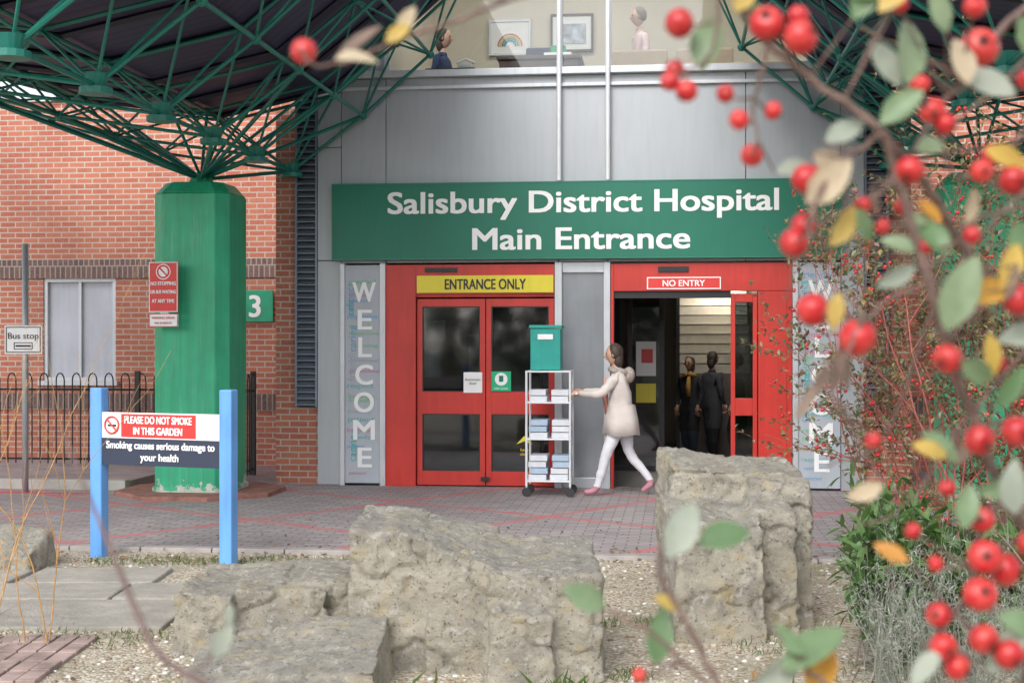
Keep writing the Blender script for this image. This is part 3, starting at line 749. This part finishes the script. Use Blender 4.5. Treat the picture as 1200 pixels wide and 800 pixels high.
for y in (-.17,.17): g.chain([(.24,y,1.12),(.31,y,1.13)],[.012,.012],8,0)
g.tube((.31,-.2,1.13),(.31,.2,1.13),.015,n=10,m=0)
rt=random.Random(4)
for z0,n in ((.178,4),(.638,3),(1.038,2)):
    for i in range(n):
        for sx in (-.12,.12):
            a=rt.uniform(-.012,.012); b=rt.uniform(0,.02)
            g.box(sx-.10+a+b,sx+.10+a,-.17-a,.17,z0+i*.07,z0+i*.07+.062,1 if rt.random()<.75 else 3)
g.obj('frame_and_linen',[pole,M('white_linen',(.66,.68,.72),.9,0,.08,9,.4,30),darkrub,M('pale_blue_linen',(.4,.5,.62),.9,0,.08,9,.4,30)],T,bevel=.012)
g=MB(); g.box(-.2,.13,-.16,.16,1.385,1.84); g.box(-.215,.145,-.175,.175,1.845,1.88); g.box(-.12,.05,-.172,-.161,1.72,1.78,1); g.obj('teal_bin',[teal,white],T,bevel=.015)
def stand(name,loc,rz,top,legs,shoe,hair,sk,h=1.0,longcoat=False,long=False,sit=False,extra=None):
    s=h/1.0
    def P(x,y,z): return (x*s,y*s,z*s)
    cr=.15 if longcoat else .13
    J={'pelvis':(P(0,0,.93),(cr*s,.155*s)),'spine':(P(0,0,1.08),(.12*s,.14*s)),'chest':(P(.01,0,1.27),(.125*s,.15*s)),'neck0':(P(.0,0,1.41),.075*s),'neck':(P(.01,0,1.47),.05*s),'neck2':(P(.02,0,1.53),.046*s),
     'shL':(P(0,.165,1.37),.062*s),'elL':(P(-.02,.23,1.11),.048*s),'wrL':(P(.10,.20,.90),.034*s),'shR':(P(0,-.165,1.37),.062*s),'elR':(P(-.02,-.23,1.11),.048*s),'wrR':(P(.08,-.21,.89),.034*s)}
    wl,wr=(.10,.20,.90),(.08,-.21,.89); hd=(.3,0,-1); hu=(1,0,0)
    if sit:
        wl,wr=(.24,.13,1.0),(.24,-.13,1.0); hd=(.8,0,-.3); hu=(.2,0,1)
        J['wrL']=(P(*wl),.034*s); J['wrR']=(P(*wr),.034*s)
    E=[('pelvis','spine',1),('spine','chest',1),('chest','neck0',1),('neck0','neck',1),('neck','neck2',0),('chest','shL',1),('shL','elL',1),('elL','wrL',1),('chest','shR',1),('shR','elR',1),('elR','wrR',1)]
    if sit:
        lg={'hi':(.08,.09,.88),'kn':(.42,.1,.88),'an':(.44,.1,.50),'to':(.6,.1,.46)}
    else: lg={'hi':(0,.09,.84),'kn':(.03,.095,.49),'an':(-.01,.1,.09),'to':(.15,.11,.035)}
    for sd,n in ((1,'L'),(-1,'R')):
        for k,r in (('hi',.1 if not longcoat else .13),('kn',.065 if not longcoat else .12),('an',.046),('to',.036)):
            q=lg[k]; dx=.06*sd if (k in('kn','an','to') and not sit) else 0
            J[k+n]=(P(q[0]+dx,q[1]*sd,q[2]),r*s)
        E+=[('pelvis','hi'+n,1 if longcoat else 2),('hi'+n,'kn'+n,1 if longcoat else 2),('kn'+n,'an'+n,2),('an'+n,'to'+n,3)]
    return person(name,loc,rz,J,E,[sk,top,legs,shoe,hair,eyem,lip,mustard],P(.035,0,1.645),.118*s,
      [(P(*wl),hd,hu,1),(P(*wr),hd,hu,-1)],long,extra)
mustard=M('mustard_scarf',(.36,.2,.04),.85,0,.15,8,.2,40); blackc=M('black_coat',(.02,.02,.024),.85,0,.2,8,.2,40); denim=M('dark_denim',(.03,.04,.07),.8)
greyc=M('grey_coat',(.06,.06,.07),.85); paleb=M('pale_pink_shirt',(.62,.45,.45),.8)
def fw(u,y,z):
    c,s=math.cos(FR),math.sin(FR); return (u*c-y*s,16.63+u*s+y*c,z)
sq=.84
def scarf(g):
    pts=[V((.02+.085*math.cos(t),.095*math.sin(t),1.44+.015*math.cos(t)))*sq for t in [2*math.pi*k/16 for k in range(17)]]
    g.chain(pts,[.035*sq]*17,8,7); g.chain([V((.10,.03,1.42))*sq,V((.15,.04,1.25))*sq,V((.15,.05,1.08))*sq],[.03*sq,.045*sq,.04*sq],8,7)
stand('standing_visitor',fw(2.10,4.3,0),math.radians(-125),blackc,denim,black,hairb,skin2,sq,True,True,False,scarf)
stand('standing_visitor',fw(2.42,4.6,0),math.radians(35),greyc,blackc,black,hairb,skin,.88,True,True)
stand('standing_visitor',fw(2.78,3.9,0),math.radians(165),blackc,denim,black,hairb,skin,.86,True)
stand('seated_receptionist',fw(-.95,.75,3.82),math.radians(-20),M('navy_uniform',(.03,.05,.12),.8),blackc,black,hairb,skin,.97,False,True,True)
stand('upstairs_visitor',fw(1.45,1.75,4.2),math.radians(190),paleb,denim,black,hairg,skin,1.0)
P=root('desk_telephone',(0,16.63,0),FR); g=MB(); g.box(-.72,-.55,.5,.7,5.0,5.05,0); g.chain([(-.74,.55,5.07),(-.63,.55,5.12),(-.52,.55,5.07)],[.02,.016,.02],8,0); g.box(-1.1,-.5,.4,.55,4.2,4.99,1); g.obj('handset_and_stand',[offwhite,wood],P,bevel=.008)
# ------------------------------------------------------------------ vegetation
def addleaf(g,p,d,nrm,L,w,m=0,curl=.15,cup=.25,simple=False):
    d=V(d).normalized(); nrm=V(nrm); s=d.cross(nrm)
    if s.length<1e-3: s=d.cross(V((0,0,1.01)))
    s.normalize(); n=s.cross(d).normalized()
    if simple:
        i=len(g.v); p=V(p)
        g.v+=[tuple(p),tuple(p+d*L*.5+s*w*.5+n*cup*w*.5),tuple(p+d*L-n*curl*L),tuple(p+d*L*.5-s*w*.5+n*cup*w*.5),tuple(p+d*L*.5-n*curl*L*.25)]
        g.f+=[[i,i+1,i+4],[i+1,i+2,i+4],[i+2,i+3,i+4],[i+3,i,i+4]]; g.m+=[m]*4; return
    prof=[(0,.0),(.12,.45),(.32,.92),(.55,1.0),(.78,.72),(.93,.32),(1,0)]
    i=len(g.v); k=len(prof)
    for t,a in prof:
        c=V(p)+d*(L*t)+n*(-curl*L*t*t); g.v.append(tuple(c))
    for sg in (-1,1):
        for t,a in prof[1:-1]:
            c=V(p)+d*(L*t)+n*(-curl*L*t*t+cup*w*.5*a)+s*(sg*w*.5*a); g.v.append(tuple(c))
    for si in (0,1):
        b=i+k+si*(k-2)
        quads=[[i,i+1,b]]+[[i+j,i+j+1,b+j,b+j-1] for j in range(1,k-2)]+[[i+k-2,i+k-1,b+k-3]]
        for q in quads:
            g.f.append(q if si==0 else q[::-1]); g.m.append(m)
def berry(g,c,r,axis,m=0,mc=1,seg=14,rings=10):
    axis=V(axis).normalized(); q=axis.to_track_quat('Z','Y')
    i=len(g.v)
    g2=MB(); g2.ball((0,0,0),(r,r,r*.94),m,seg,rings,lambda u: u if u.z>-.88 else V((u.x,u.y,u.z*.9)))
    if seg>9:
        for k in range(5):
            a=2*math.pi*k/5; g2.chain([(.06*r,0,-.86*r),(math.cos(a)*r*.3,math.sin(a)*r*.3,-.97*r)],[.10*r,.05*r],4,mc)
    for v in g2.v: g.v.append(tuple(V(c)+q@V(v)))
    g.f+=[[k+i for k in f] for f in g2.f]; g.m+=g2.m
def curveobj(name,paths,mat,res=1):
    cu=D.curves.new(name,'CURVE'); cu.dimensions='3D'; cu.bevel_depth=1; cu.bevel_resolution=res; cu.resolution_u=2; cu.use_fill_caps=True
    for pts,rad in paths:
        sp=cu.splines.new('POLY'); sp.points.add(len(pts)-1)
        for k,(p,r) in enumerate(zip(pts,rad)):
            sp.points[k].co=(p[0],p[1],p[2],1); sp.points[k].radius=r
    cu.materials.append(mat); o=D.objects.new(name,cu); SC.collection.objects.link(o); return o
bark=M('brown_bark',(.17,.11,.09),.8,0,.4,60,.5,200); redbark=M('red_twig_bark',(.34,.10,.08),.6,0,.3,30); greybark=M('grey_twig_bark',(.28,.24,.20),.8,0,.3,30); yelbark=M('yellow_twig_bark',(.50,.28,.10),.6,0,.3,30)
def berrymat():
    m,nt,b=pm('red_berry'); oc=ocoord(nt)
    g=N(nt,'ShaderNodeNewGeometry')
    base=ramp(nt,g.outputs['Random Per Island'],[(0,(.36,.008,.014)),(.5,(.50,.014,.02)),(1,(.58,.035,.03))])
    o=mixc(nt,ramp(nt,noisen(nt,oc,160,5,.65),[(.45,(0,0,0)),(.75,(.7,)*3)]),base,(.66,.12,.08))
    o=mixc(nt,ramp(nt,noisen(nt,oc,700,3),[(.66,(0,0,0)),(.72,(.7,)*3)]),o,(.16,.02,.02))
    nt.links.new(o,b.inputs['Base Color']); b.inputs['Roughness'].default_value=.36; b.inputs['Subsurface Weight'].default_value=.08; b.inputs['Subsurface Scale'].default_value=.003
    bumpn(nt,b,noisen(nt,oc,250,3),.15,.001)
    return m
berm=berrymat()
class Bush:
    def __init__(s,seed): s.r=random.Random(seed); s.paths=[]; s.tips=[]
    def rv(s): return V((s.r.gauss(0,1),s.r.gauss(0,1),s.r.gauss(0,1))).normalized()
    def grow(s,p,d,L,r,lev,kids,jit=.18,up=.05,spread=.8,ratio=.6):
        n=max(4,int(L/.09)); n=min(n,12); p=V(p); d=V(d).normalized(); pts=[p.copy()]; rad=[r]
        for i in range(n):
            d=(d+s.rv()*jit+V((0,0,up))).normalized(); p=p+d*(L/n); pts.append(p.copy()); rad.append(r*(1-.65*(i+1)/n))
            if p.z<.02: p.z=.02
        s.paths.append((pts,rad))
        if lev<=1: s.tips.append((pts,d.copy(),lev))
        if lev>0:
            for k in range(kids):
                t=s.r.uniform(.2,1); j=int(t*n); j=min(j,n)
                nd=(d+s.rv()*spread).normalized()
                s.grow(pts[j],nd,L*ratio*s.r.uniform(.6,1.1),rad[j]*.7,lev-1,kids,jit,up,spread,ratio)
def bush(name,bases,L,r,lev,kids,bk,leaf=None,ber=None,seed=1,**kw):
    b=Bush(seed)
    for p,d in bases: b.grow(p,d,L*b.r.uniform(.75,1.1),r,lev,kids,**kw)
    R=root(name,tuple(bases[0][0])); wtoroot(curveobj('branches',b.paths,bk,0),R)
    if leaf:
        g=MB(); per,ll,lw,mat=leaf
        for pts,d,lv in b.tips:
            for _ in range(per):
                p=b.r.choice(pts[1:]); dd=(d*.5+b.rv()).normalized(); l=ll*b.r.uniform(.6,1.2)
                addleaf(g,p,dd,(V((0,0,1))+b.rv()*.6),l,l*lw,simple=(ll<.06))
        wtoroot(g.obj('leaves',mat,None,smooth=(ll>=.06)),R)
    if ber:
        g=MB(); prob,brr=ber; st=[]
        for pts,d,lv in b.tips:
            if b.r.random()<prob:
                p0=b.r.choice(pts[2:])
                for _ in range(b.r.randint(1,4)):
                    p=p0+b.rv()*brr*2.6; berry(g,p,brr*b.r.uniform(.75,1.1),p0-p,0,0,8,6); st.append(([p0,p],[.0012,.001]))
        wtoroot(g.obj('berries',berm,None,smooth=True),R); wtoroot(curveobj('berry_stalks',st,bk,0),R)
    return R
gl=leafmat('shrub_leaf_green',[(.055,.12,.03),(.11,.21,.055),(.18,.29,.11)])
gll=leafmat('cotoneaster_leaf_small',[(.09,.14,.06),(.20,.25,.13),(.38,.28,.11),(.24,.11,.07),(.32,.37,.25)])
lav=leafmat('lavender_leaf',[(.28,.30,.24),(.40,.42,.36),(.48,.48,.42)],.8)
rr=random.Random(11)
bush('berry_thicket',[((2.58+rr.uniform(0,2.2),9.1+rr.uniform(-1,1.2),0),(rr.uniform(-.18,.12),rr.uniform(-.2,.2),1)) for _ in range(34)],2.1,.012,3,4,redbark,(10,.050,.55,gll),(.18,.013),5,spread=.72,up=.06)
bush('berry_thicket',[((1.66+rr.uniform(0,.4),4.7+rr.uniform(-.4,.6),0),(rr.uniform(-.08,.12),rr.uniform(-.2,.2),1)) for _ in range(4)],1.7,.008,3,3,greybark,(4,.028,.5,gll),(.35,.0075),8,spread=.6,up=.06,ratio=.5)
bush('green_leafed_shrub',[((1.78+rr.uniform(0,.75),7.3+rr.uniform(-.5,.6),0),(rr.uniform(-.30,.3),rr.uniform(-.4,.2),1)) for _ in range(20)],.64,.007,2,4,greybark,(8,.11,.27,gl),(.12,.008),9,spread=.7)
bush('lavender_bush',[((1.50+rr.uniform(0,.85),6.2+rr.uniform(-.4,.5),0),(rr.uniform(-.5,.4),rr.uniform(-.5,.2),1)) for _ in range(75)],.66,.0035,1,5,lav,(14,.035,.16,lav),None,10,spread=.45)
bush('green_leafed_shrub',[((2.7+rr.uniform(0,2.0),7.6+rr.uniform(-.6,.8),0),(rr.uniform(-.35,.3),rr.uniform(-.4,.2),1)) for _ in range(28)],.75,.006,2,4,greybark,(6,.06,.4,gl),None,12,spread=.7)
bush('bare_willow_stems',[((-2.98+rr.uniform(-.25,.45),7.5+rr.uniform(-.5,.5),0),(rr.uniform(-.1,.2),rr.uniform(-.2,.2),1)) for _ in range(10)],1.9,.005,2,3,yelbark,None,None,13,spread=.5,up=.02)
gm=leafmat('grass_blade',[(.06,.12,.025),(.12,.20,.05),(.22,.24,.09)])
def tufts(name,spots,n,h,seed):
    r=random.Random(seed); g=MB()
    for (x,y,rad) in spots:
        for _ in range(n):
            a=r.uniform(0,6.28); q=rad*math.sqrt(r.random()); p=V((x+q*math.cos(a),y+q*math.sin(a),-.005)); d=V((r.gauss(0,.45),r.gauss(0,.45),1))
            addleaf(g,p,d,V((r.gauss(0,1),r.gauss(0,1),.2)),h*r.uniform(.4,1.1),h*.10,0,.3,.1,True)
    R=root(name,(spots[0][0],spots[0][1],0)); wtoroot(g.obj('blades',gm,None),R)
sp=[(-1.95+.25*i,8.8+.2*math.sin(i*2.1),.2) for i in range(5)]+[(-3.1+.4*i,10.95+.06*math.sin(i*3),.22) for i in range(7)]+[(.1+.4*i,8.3+.3*math.sin(i),.16) for i in range(4)]+[(-2.7,8.15,.3),(-2.2,8.1,.25),(-3.6,8.15,.3),(.6,7.2,.12),(1.5,7.9,.3),(2,7.2,.4),(2.5,7.6,.4),(1.9,6.6,.3)]
tufts('grass_tufts',sp,110,.06,4)
tufts('grass_tufts',[(1.3,6.6,.2),(.25,6.85,.13),(-.5,6.7,.25)],25,.16,6)
r=random.Random(5); g=MB()
for _ in range(2600):
    y=r.uniform(6.6,11.3); x=r.uniform(-.40,.42)*y
    if y>11.2-.117*x: continue
    s_=r.uniform(.006,.02)
    g.ball((x,y,.003),(s_,s_*r.uniform(.6,1),s_*.55),r.randint(0,2),6,4)
g.obj('gravel_pebbles',[M('pebble_buff',(.5,.43,.32),.9),M('pebble_white',(.62,.6,.56),.9),M('pebble_brown',(.24,.18,.13),.9)],root('loose_pebbles'),smooth=True)
g=MB()
for _ in range(700):
    y=r.uniform(6.8,13.5) if r.random()<.3 else 11.15+r.gauss(0,.25); x=r.uniform(-.36,.34)*y
    addleaf(g,(x,y,.045 if abs(y+.117*x-11.3)<.1 else .012),(r.gauss(0,1),r.gauss(0,1),r.uniform(0,.3)),(r.gauss(0,.3),r.gauss(0,.3),1),r.uniform(.02,.055),r.uniform(.015,.03),0)
g.obj('dead_leaves',leafmat('dead_leaf',[(.12,.06,.03),(.25,.14,.06),(.32,.22,.1)],.9,.1),root('leaf_litter'))
# ------------------------------------------------------------------ foreground cotoneaster spray (millimetres in the world frame)
def mm(x,z,y=750): return V((x/1000,y/1000,z/1000))
CO=root('cotoneaster_branch',(.30,.80,1.2))
br=[([(300,1200,900),(290,1400,860),(300,1560,800),(270,1614,780),(247,1664,765),(229,1700,755),(220,1731,750),(207,1772,750),(196,1808,750),(169,1830,748),(135,1855,745),(108,1889,740),(70,1930,740)],3.6,1.8),
 ([(196,1808,750),(229,1776,770),(252,1749,790),(275,1727,800),(320,1690,830)],2.6,2.6),
 ([(196,1808,750),(173,1795,735),(155,1772,725),(150,1752,720)],1.6,.9),
 ([(220,1731,750),(193,1720,735),(178,1707,730)],1.5,.9),
 ([(180,1713,731),(172,1695,728),(163,1675,728)],1.0,.8),
 ([(135,1855,745),(126,1826,740),(128,1802,738)],1.3,.8),
 ([(108,1889,740),(103,1850,735),(88,1838,735)],1.3,.8),
 ([(320,1910,820),(280,1880,800),(252,1850,780),(225,1821,760),(209,1792,755)],2.2,1.2),
 ([(300,1830,800),(265,1800,780),(240,1790,770),(225,1821,762)],1.6,1.0),
 ([(270,1614,780),(254,1598,770),(243,1565,760),(222,1540,755),(205,1500,755)],2.0,1.3),
 ([(300,1660,800),(262,1655,780),(242,1651,770)],1.5,1.0),
 ([(290,1725,800),(265,1722,790),(235,1700,770),(228,1691,765)],1.5,1.0),
 ([(300,1780,840),(262,1768,820),(236,1752,812),(214,1748,808)],1.2,.8),
 ([(310,1860,850),(270,1850,830),(240,1862,820),(200,1880,815)],1.2,.8),
 ([(330,1800,900),(285,1760,880),(250,1700,870),(225,1640,865),(190,1625,860)],1.3,.7),
 ([(330,1700,900),(280,1650,880),(240,1600,870),(200,1585,865)],1.1,.6),
 ([(340,1890,900),(290,1850,880),(240,1800,870),(185,1770,865),(165,1725,860)],1.2,.6),
 ([(130,1480,720),(108,1520,730),(90,1556,735),(76,1583,740),(85,1602,745)],2.0,1.0),
 ([(120,1500,720),(92,1532,725),(63,1556,730),(48,1562,735)],1.6,.8),
 ([(190,1480,740),(168,1515,740),(150,1535,742),(140,1548,745)],1.8,1.0),
 ([(110,1935,760),(60,1900,755),(0,1880,750),(-36,1866,748),(-67,1855,746),(-99,1844,745),(-112,1852,745)],1.5,.8),
 ([(0,1880,750),(-20,1884,755),(-60,1905,760)],.9,.6)]
rf=random.Random(21); paths=[]; allp=[]
def dens(pts):
    out=[]
    n=len(pts)
    for i in range(n-1):
        p0=pts[max(i-1,0)];p1=pts[i];p2=pts[i+1];p3=pts[min(i+2,n-1)]
        for k in range(5):
            t=k/5; out.append(.5*((2*p1)+(p2-p0)*t+(2*p0-5*p1+4*p2-p3)*t*t+(3*p1-p0-3*p2+p3)*t*t*t))
    out.append(pts[-1]); return out
for pts,r0,r1 in br:
    q=dens([mm(a,b,c) for a,b,c in pts]); n=len(q)
    q=[p+V((rf.gauss(0,.0007),rf.gauss(0,.0007),rf.gauss(0,.0007))) for p in q]
    paths.append((q,[(r0+(r1-r0)*i/(n-1))/1000*(1+.12*math.sin(i*2.3)) for i in range(n)])); allp+=q
bl=[(-112,1856,7.0),(88,1867,8.0),(87,1845,5.4),(82,1835,5.2),(90,1829,6.0),(133,1866,9.2),(149,1857,9.2),(113,1831,5),(118,1815,5.4),(137,1821,5),(129,1800,6.2),(252,1858,10.5),(225,1823,7.2),(209,1790,7.6),(243,1788,6),(209,1772,5),(154,1785,7.8),(166,1789,6.3),(149,1752,7.7),(156,1762,6.8),(265,1722,8.6),(162,1717,9.2),(179,1702,10),(228,1691,7.9),(242,1649,8.0),(263,1653,8.2),(248,1606,6.8),(246,1588,9.0),(262,1579,9.0),(241,1570,8.8),(225,1582,4.5),(225,1556,6.8),(243,1547,7.8),(225,1541,7.2),(256,1539,7.8),(267,1596,7.2),(265,1785,7.8),(232,1816,5.8),(258,1800,6),(216,1836,5.5),(98,1895,7),(233,1530,7),(68,1523,4),(150,1870,6),(218,1750,4.5),(238,1755,5),(205,1878,5),(200,1762,4.5),(262,1688,5),(190,1648,4.5),(232,1622,5),(212,1600,4.5),(185,1772,4.5),(272,1838,6),(238,1872,6)]
g=MB()
for x,z,rad in bl:
    p=mm(x,z,745+rf.uniform(-14,22)); q=min(allp,key=lambda a:(a-p).length)
    ax=(q-p)+V((rf.gauss(0,.004),rf.gauss(0,.006),.004)); berry(g,p,rad/1000,ax,0,1,24,16)
    m1=(p+q)/2+V((0,0,-.002)); paths.append(([q,m1,p],[.0009,.0008,.0007]))
wtoroot(g.obj('berries',[berm,M('berry_calyx',(.06,.03,.02),.8)],None,smooth=True),CO)
lg=leafmat('cotoneaster_leaf_green',[(.14,.25,.11),(.23,.34,.18),(.31,.39,.24)],.4,.35)
lp=leafmat('cotoneaster_leaf_pale',[(.36,.41,.33),(.45,.49,.40)],.5,.35)
ly=leafmat('cotoneaster_leaf_yellow',[(.64,.44,.09),(.7,.52,.16)],.5,.4)
lo=leafmat('cotoneaster_leaf_orange',[(.64,.28,.04),(.68,.38,.07)],.5,.4)
lc=leafmat('cotoneaster_leaf_cream',[(.60,.48,.32),(.64,.54,.38)],.6,.3)
lb=leafmat('cotoneaster_leaf_dry',[(.20,.14,.11),(.30,.22,.17)],.8,.15)
LL=[(101,1843,34,80,0),(207,1835,44,75,0),(206,1835,30,120,1),(190,1812,28,40,0),(140,1790,26,10,1),(152,1770,32,48,4),(166,1750,27,52,2),(232,1727,28,-3,3),(252,1727,30,60,2),(224,1705,42,72,0),(218,1652,24,-40,0),(165,1805,26,30,1),(80,1588,34,60,1),(98,1592,30,20,0),(48,1563,26,150,0),(76,1528,30,80,0),(140,1528,44,40,0),(160,1512,34,75,3),(247,1528,36,60,1),(125,1520,36,30,1),(-95,1850,32,35,5),(-92,1846,22,10,4),(-66,1856,16,40,2),(-60,1862,18,60,4),(262,1750,30,30,0),(256,1700,34,10,1),(228,1745,26,120,0),(178,1868,26,60,0),(262,1868,30,-60,0),(166,1690,26,-110,5),(171,1700,30,-95,5),(176,1697,24,-80,5),(160,1678,24,-120,5),(158,1800,28,-30,4),(135,1860,26,130,0),(212,1740,24,-150,1),(245,1620,26,20,0),(212,1800,22,20,0),(190,1782,18,-70,5),(232,1690,24,-30,0),(250,1560,28,-20,0),(222,1540,24,-140,1),(268,1830,34,150,1),(240,1835,26,100,4),(115,1870,24,60,2),(180,1712,18,150,5),(206,1760,20,30,0),(200,1880,30,170,0),(-40,1866,14,200,5),(262,1610,28,100,1),(255,1665,26,60,0),(214,1748,20,160,0),(240,1762,20,70,4),(226,1860,26,110,0),(204,1884,22,-140,2),(90,1558,18,150,2),(152,1538,22,140,0),(250,1705,24,-80,2),(230,1640,22,160,2),(205,1586,20,150,3),(192,1626,20,200,4),(250,1802,24,-20,2),(170,1726,20,-100,2),(215,1775,18,-40,3),(275,1770,26,110,2),(236,1602,24,80,0),(180,1770,22,-60,0),(262,1740,20,-110,5),(245,1650,22,-120,5)]
g=MB()
for x,z,l,a,m in LL:
    p=mm(x,z,745+rf.uniform(-12,15)); a=math.radians(a)
    d=V((math.cos(a),rf.uniform(-.45,.35),math.sin(a))); nn=V((rf.gauss(0,.35),-1,rf.gauss(.3,.35)))
    addleaf(g,p,d,nn,l/1000,l/1000*(.28 if m==5 else rf.uniform(.42,.54)),m,rf.uniform(.05,.35),rf.uniform(.15,.55))
    q=min(allp,key=lambda b:(b-p).length); paths.append(([q,p],[.0008,.0006]))
wtoroot(g.obj('leaves',[lg,lp,ly,lo,lc,lb],None,smooth=True),CO)
wtoroot(curveobj('twigs',paths,bark,2),CO)
TW=root('bare_twig',(-.25,.75,1.3))
q=dens([mm(-238,1655),mm(-226,1625),mm(-212,1592),mm(-198,1558),mm(-185,1534),mm(-160,1519),mm(-120,1500),mm(-80,1470)])
q3=dens([mm(-170,1524),mm(-158,1535),mm(-150,1552)])
wtoroot(curveobj('stem',[(q,[.0006+.0011*min(1,i/14) for i in range(len(q))]),(q3,[.0008]*len(q3))],M('grey_brown_twig',(.18,.12,.11),.8,0,.3,50),2),TW)
g=MB()
for x,z,l,a in ((-158,1533,22,60),(-120,1500,26,20),(-150,1550,12,80)):
    a=math.radians(a); addleaf(g,mm(x,z),(math.cos(a),-.2,math.sin(a)),(0.2,-1,.3),l/1000,l/2300,0)
wtoroot(g.obj('twig_leaves',lp,None,smooth=True),TW)
# ------------------------------------------------------------------ trees behind the viewpoint (seen in the glass)
r=random.Random(9); g=MB(); gt=MB()
for i in range(20):
    x=-40+i*4.2+r.uniform(-1,1); y=-30+r.uniform(-4,3); h=r.uniform(6,9)
    gt.chain([(x,y,0),(x+.2,y,h*.4),(x,y+.2,h*.8)],[.3,.22,.08],8)
    for k in range(6): gt.chain([(x,y,h*(.3+.08*k)),(x+r.uniform(-2,2),y+r.uniform(-2,2),h*(.5+.08*k))],[.09,.03],5)
    for _ in range(650):
        u=V((r.gauss(0,1),r.gauss(0,1),r.gauss(0,1))).normalized()*r.random()**.4
        if noise.noise(V((x,y,0))+u*2.2)<-.35: continue
        p=V((x,y,h*.50))+V((u.x*3.1,u.y*3.1,u.z*h*.50)); addleaf(g,p,(r.gauss(0,1),r.gauss(0,1),r.gauss(0,1)),(r.gauss(0,1),r.gauss(0,1),1),r.uniform(.6,1.0),.5,simple=True)
TR=root('distant_trees',(0,-30,0)); wtoroot(g.obj('crowns',leafmat('tree_foliage',[(.03,.06,.02),(.06,.1,.03)],.7,.2)),TR); wtoroot(gt.obj('trunks',bark),TR)
# ------------------------------------------------------------------ light
w=D.worlds.new('World'); SC.world=w; w.use_nodes=True; nt=w.node_tree
bg=nt.nodes['Background']; sk=nt.nodes.new('ShaderNodeTexSky'); sk.sky_type='NISHITA'; sk.sun_disc=False
el=math.radians(40); az=math.radians(200)
sk.sun_elevation=el; sk.sun_rotation=az; sk.air_density=1; sk.dust_density=2; sk.ozone_density=1
hs=nt.nodes.new('ShaderNodeHueSaturation'); hs.inputs['Saturation'].default_value=.34; hs.inputs['Value'].default_value=1.95
nt.links.new(sk.outputs[0],hs.inputs['Color']); nt.links.new(hs.outputs[0],bg.inputs[0]); bg.inputs[1].default_value=.15
sl=D.lights.new('sun','SUN'); sl.energy=2.0; sl.angle=math.radians(30); sl.color=(1,.985,.96)
so=D.objects.new('sun',sl); SC.collection.objects.link(so)
sv=V((math.sin(az)*math.cos(el),math.cos(az)*math.cos(el),math.sin(el))); so.rotation_euler=sv.to_track_quat('Z','Y').to_euler(); so.location=sv*30
# ------------------------------------------------------------------ camera
cd=D.cameras.new('camera'); cam=D.objects.new('camera',cd); SC.collection.objects.link(cam)
cam.location=(0,0,1.7); cam.rotation_euler=(math.pi/2,0,0); cd.lens=50; cd.sensor_width=36; cd.clip_start=.05; cd.clip_end=1500
cd.dof.use_dof=True; cd.dof.focus_distance=14; cd.dof.aperture_fstop=10.5
SC.camera=cam
SC.view_settings.view_transform='Standard'; SC.view_settings.look='None'; SC.view_settings.exposure=0
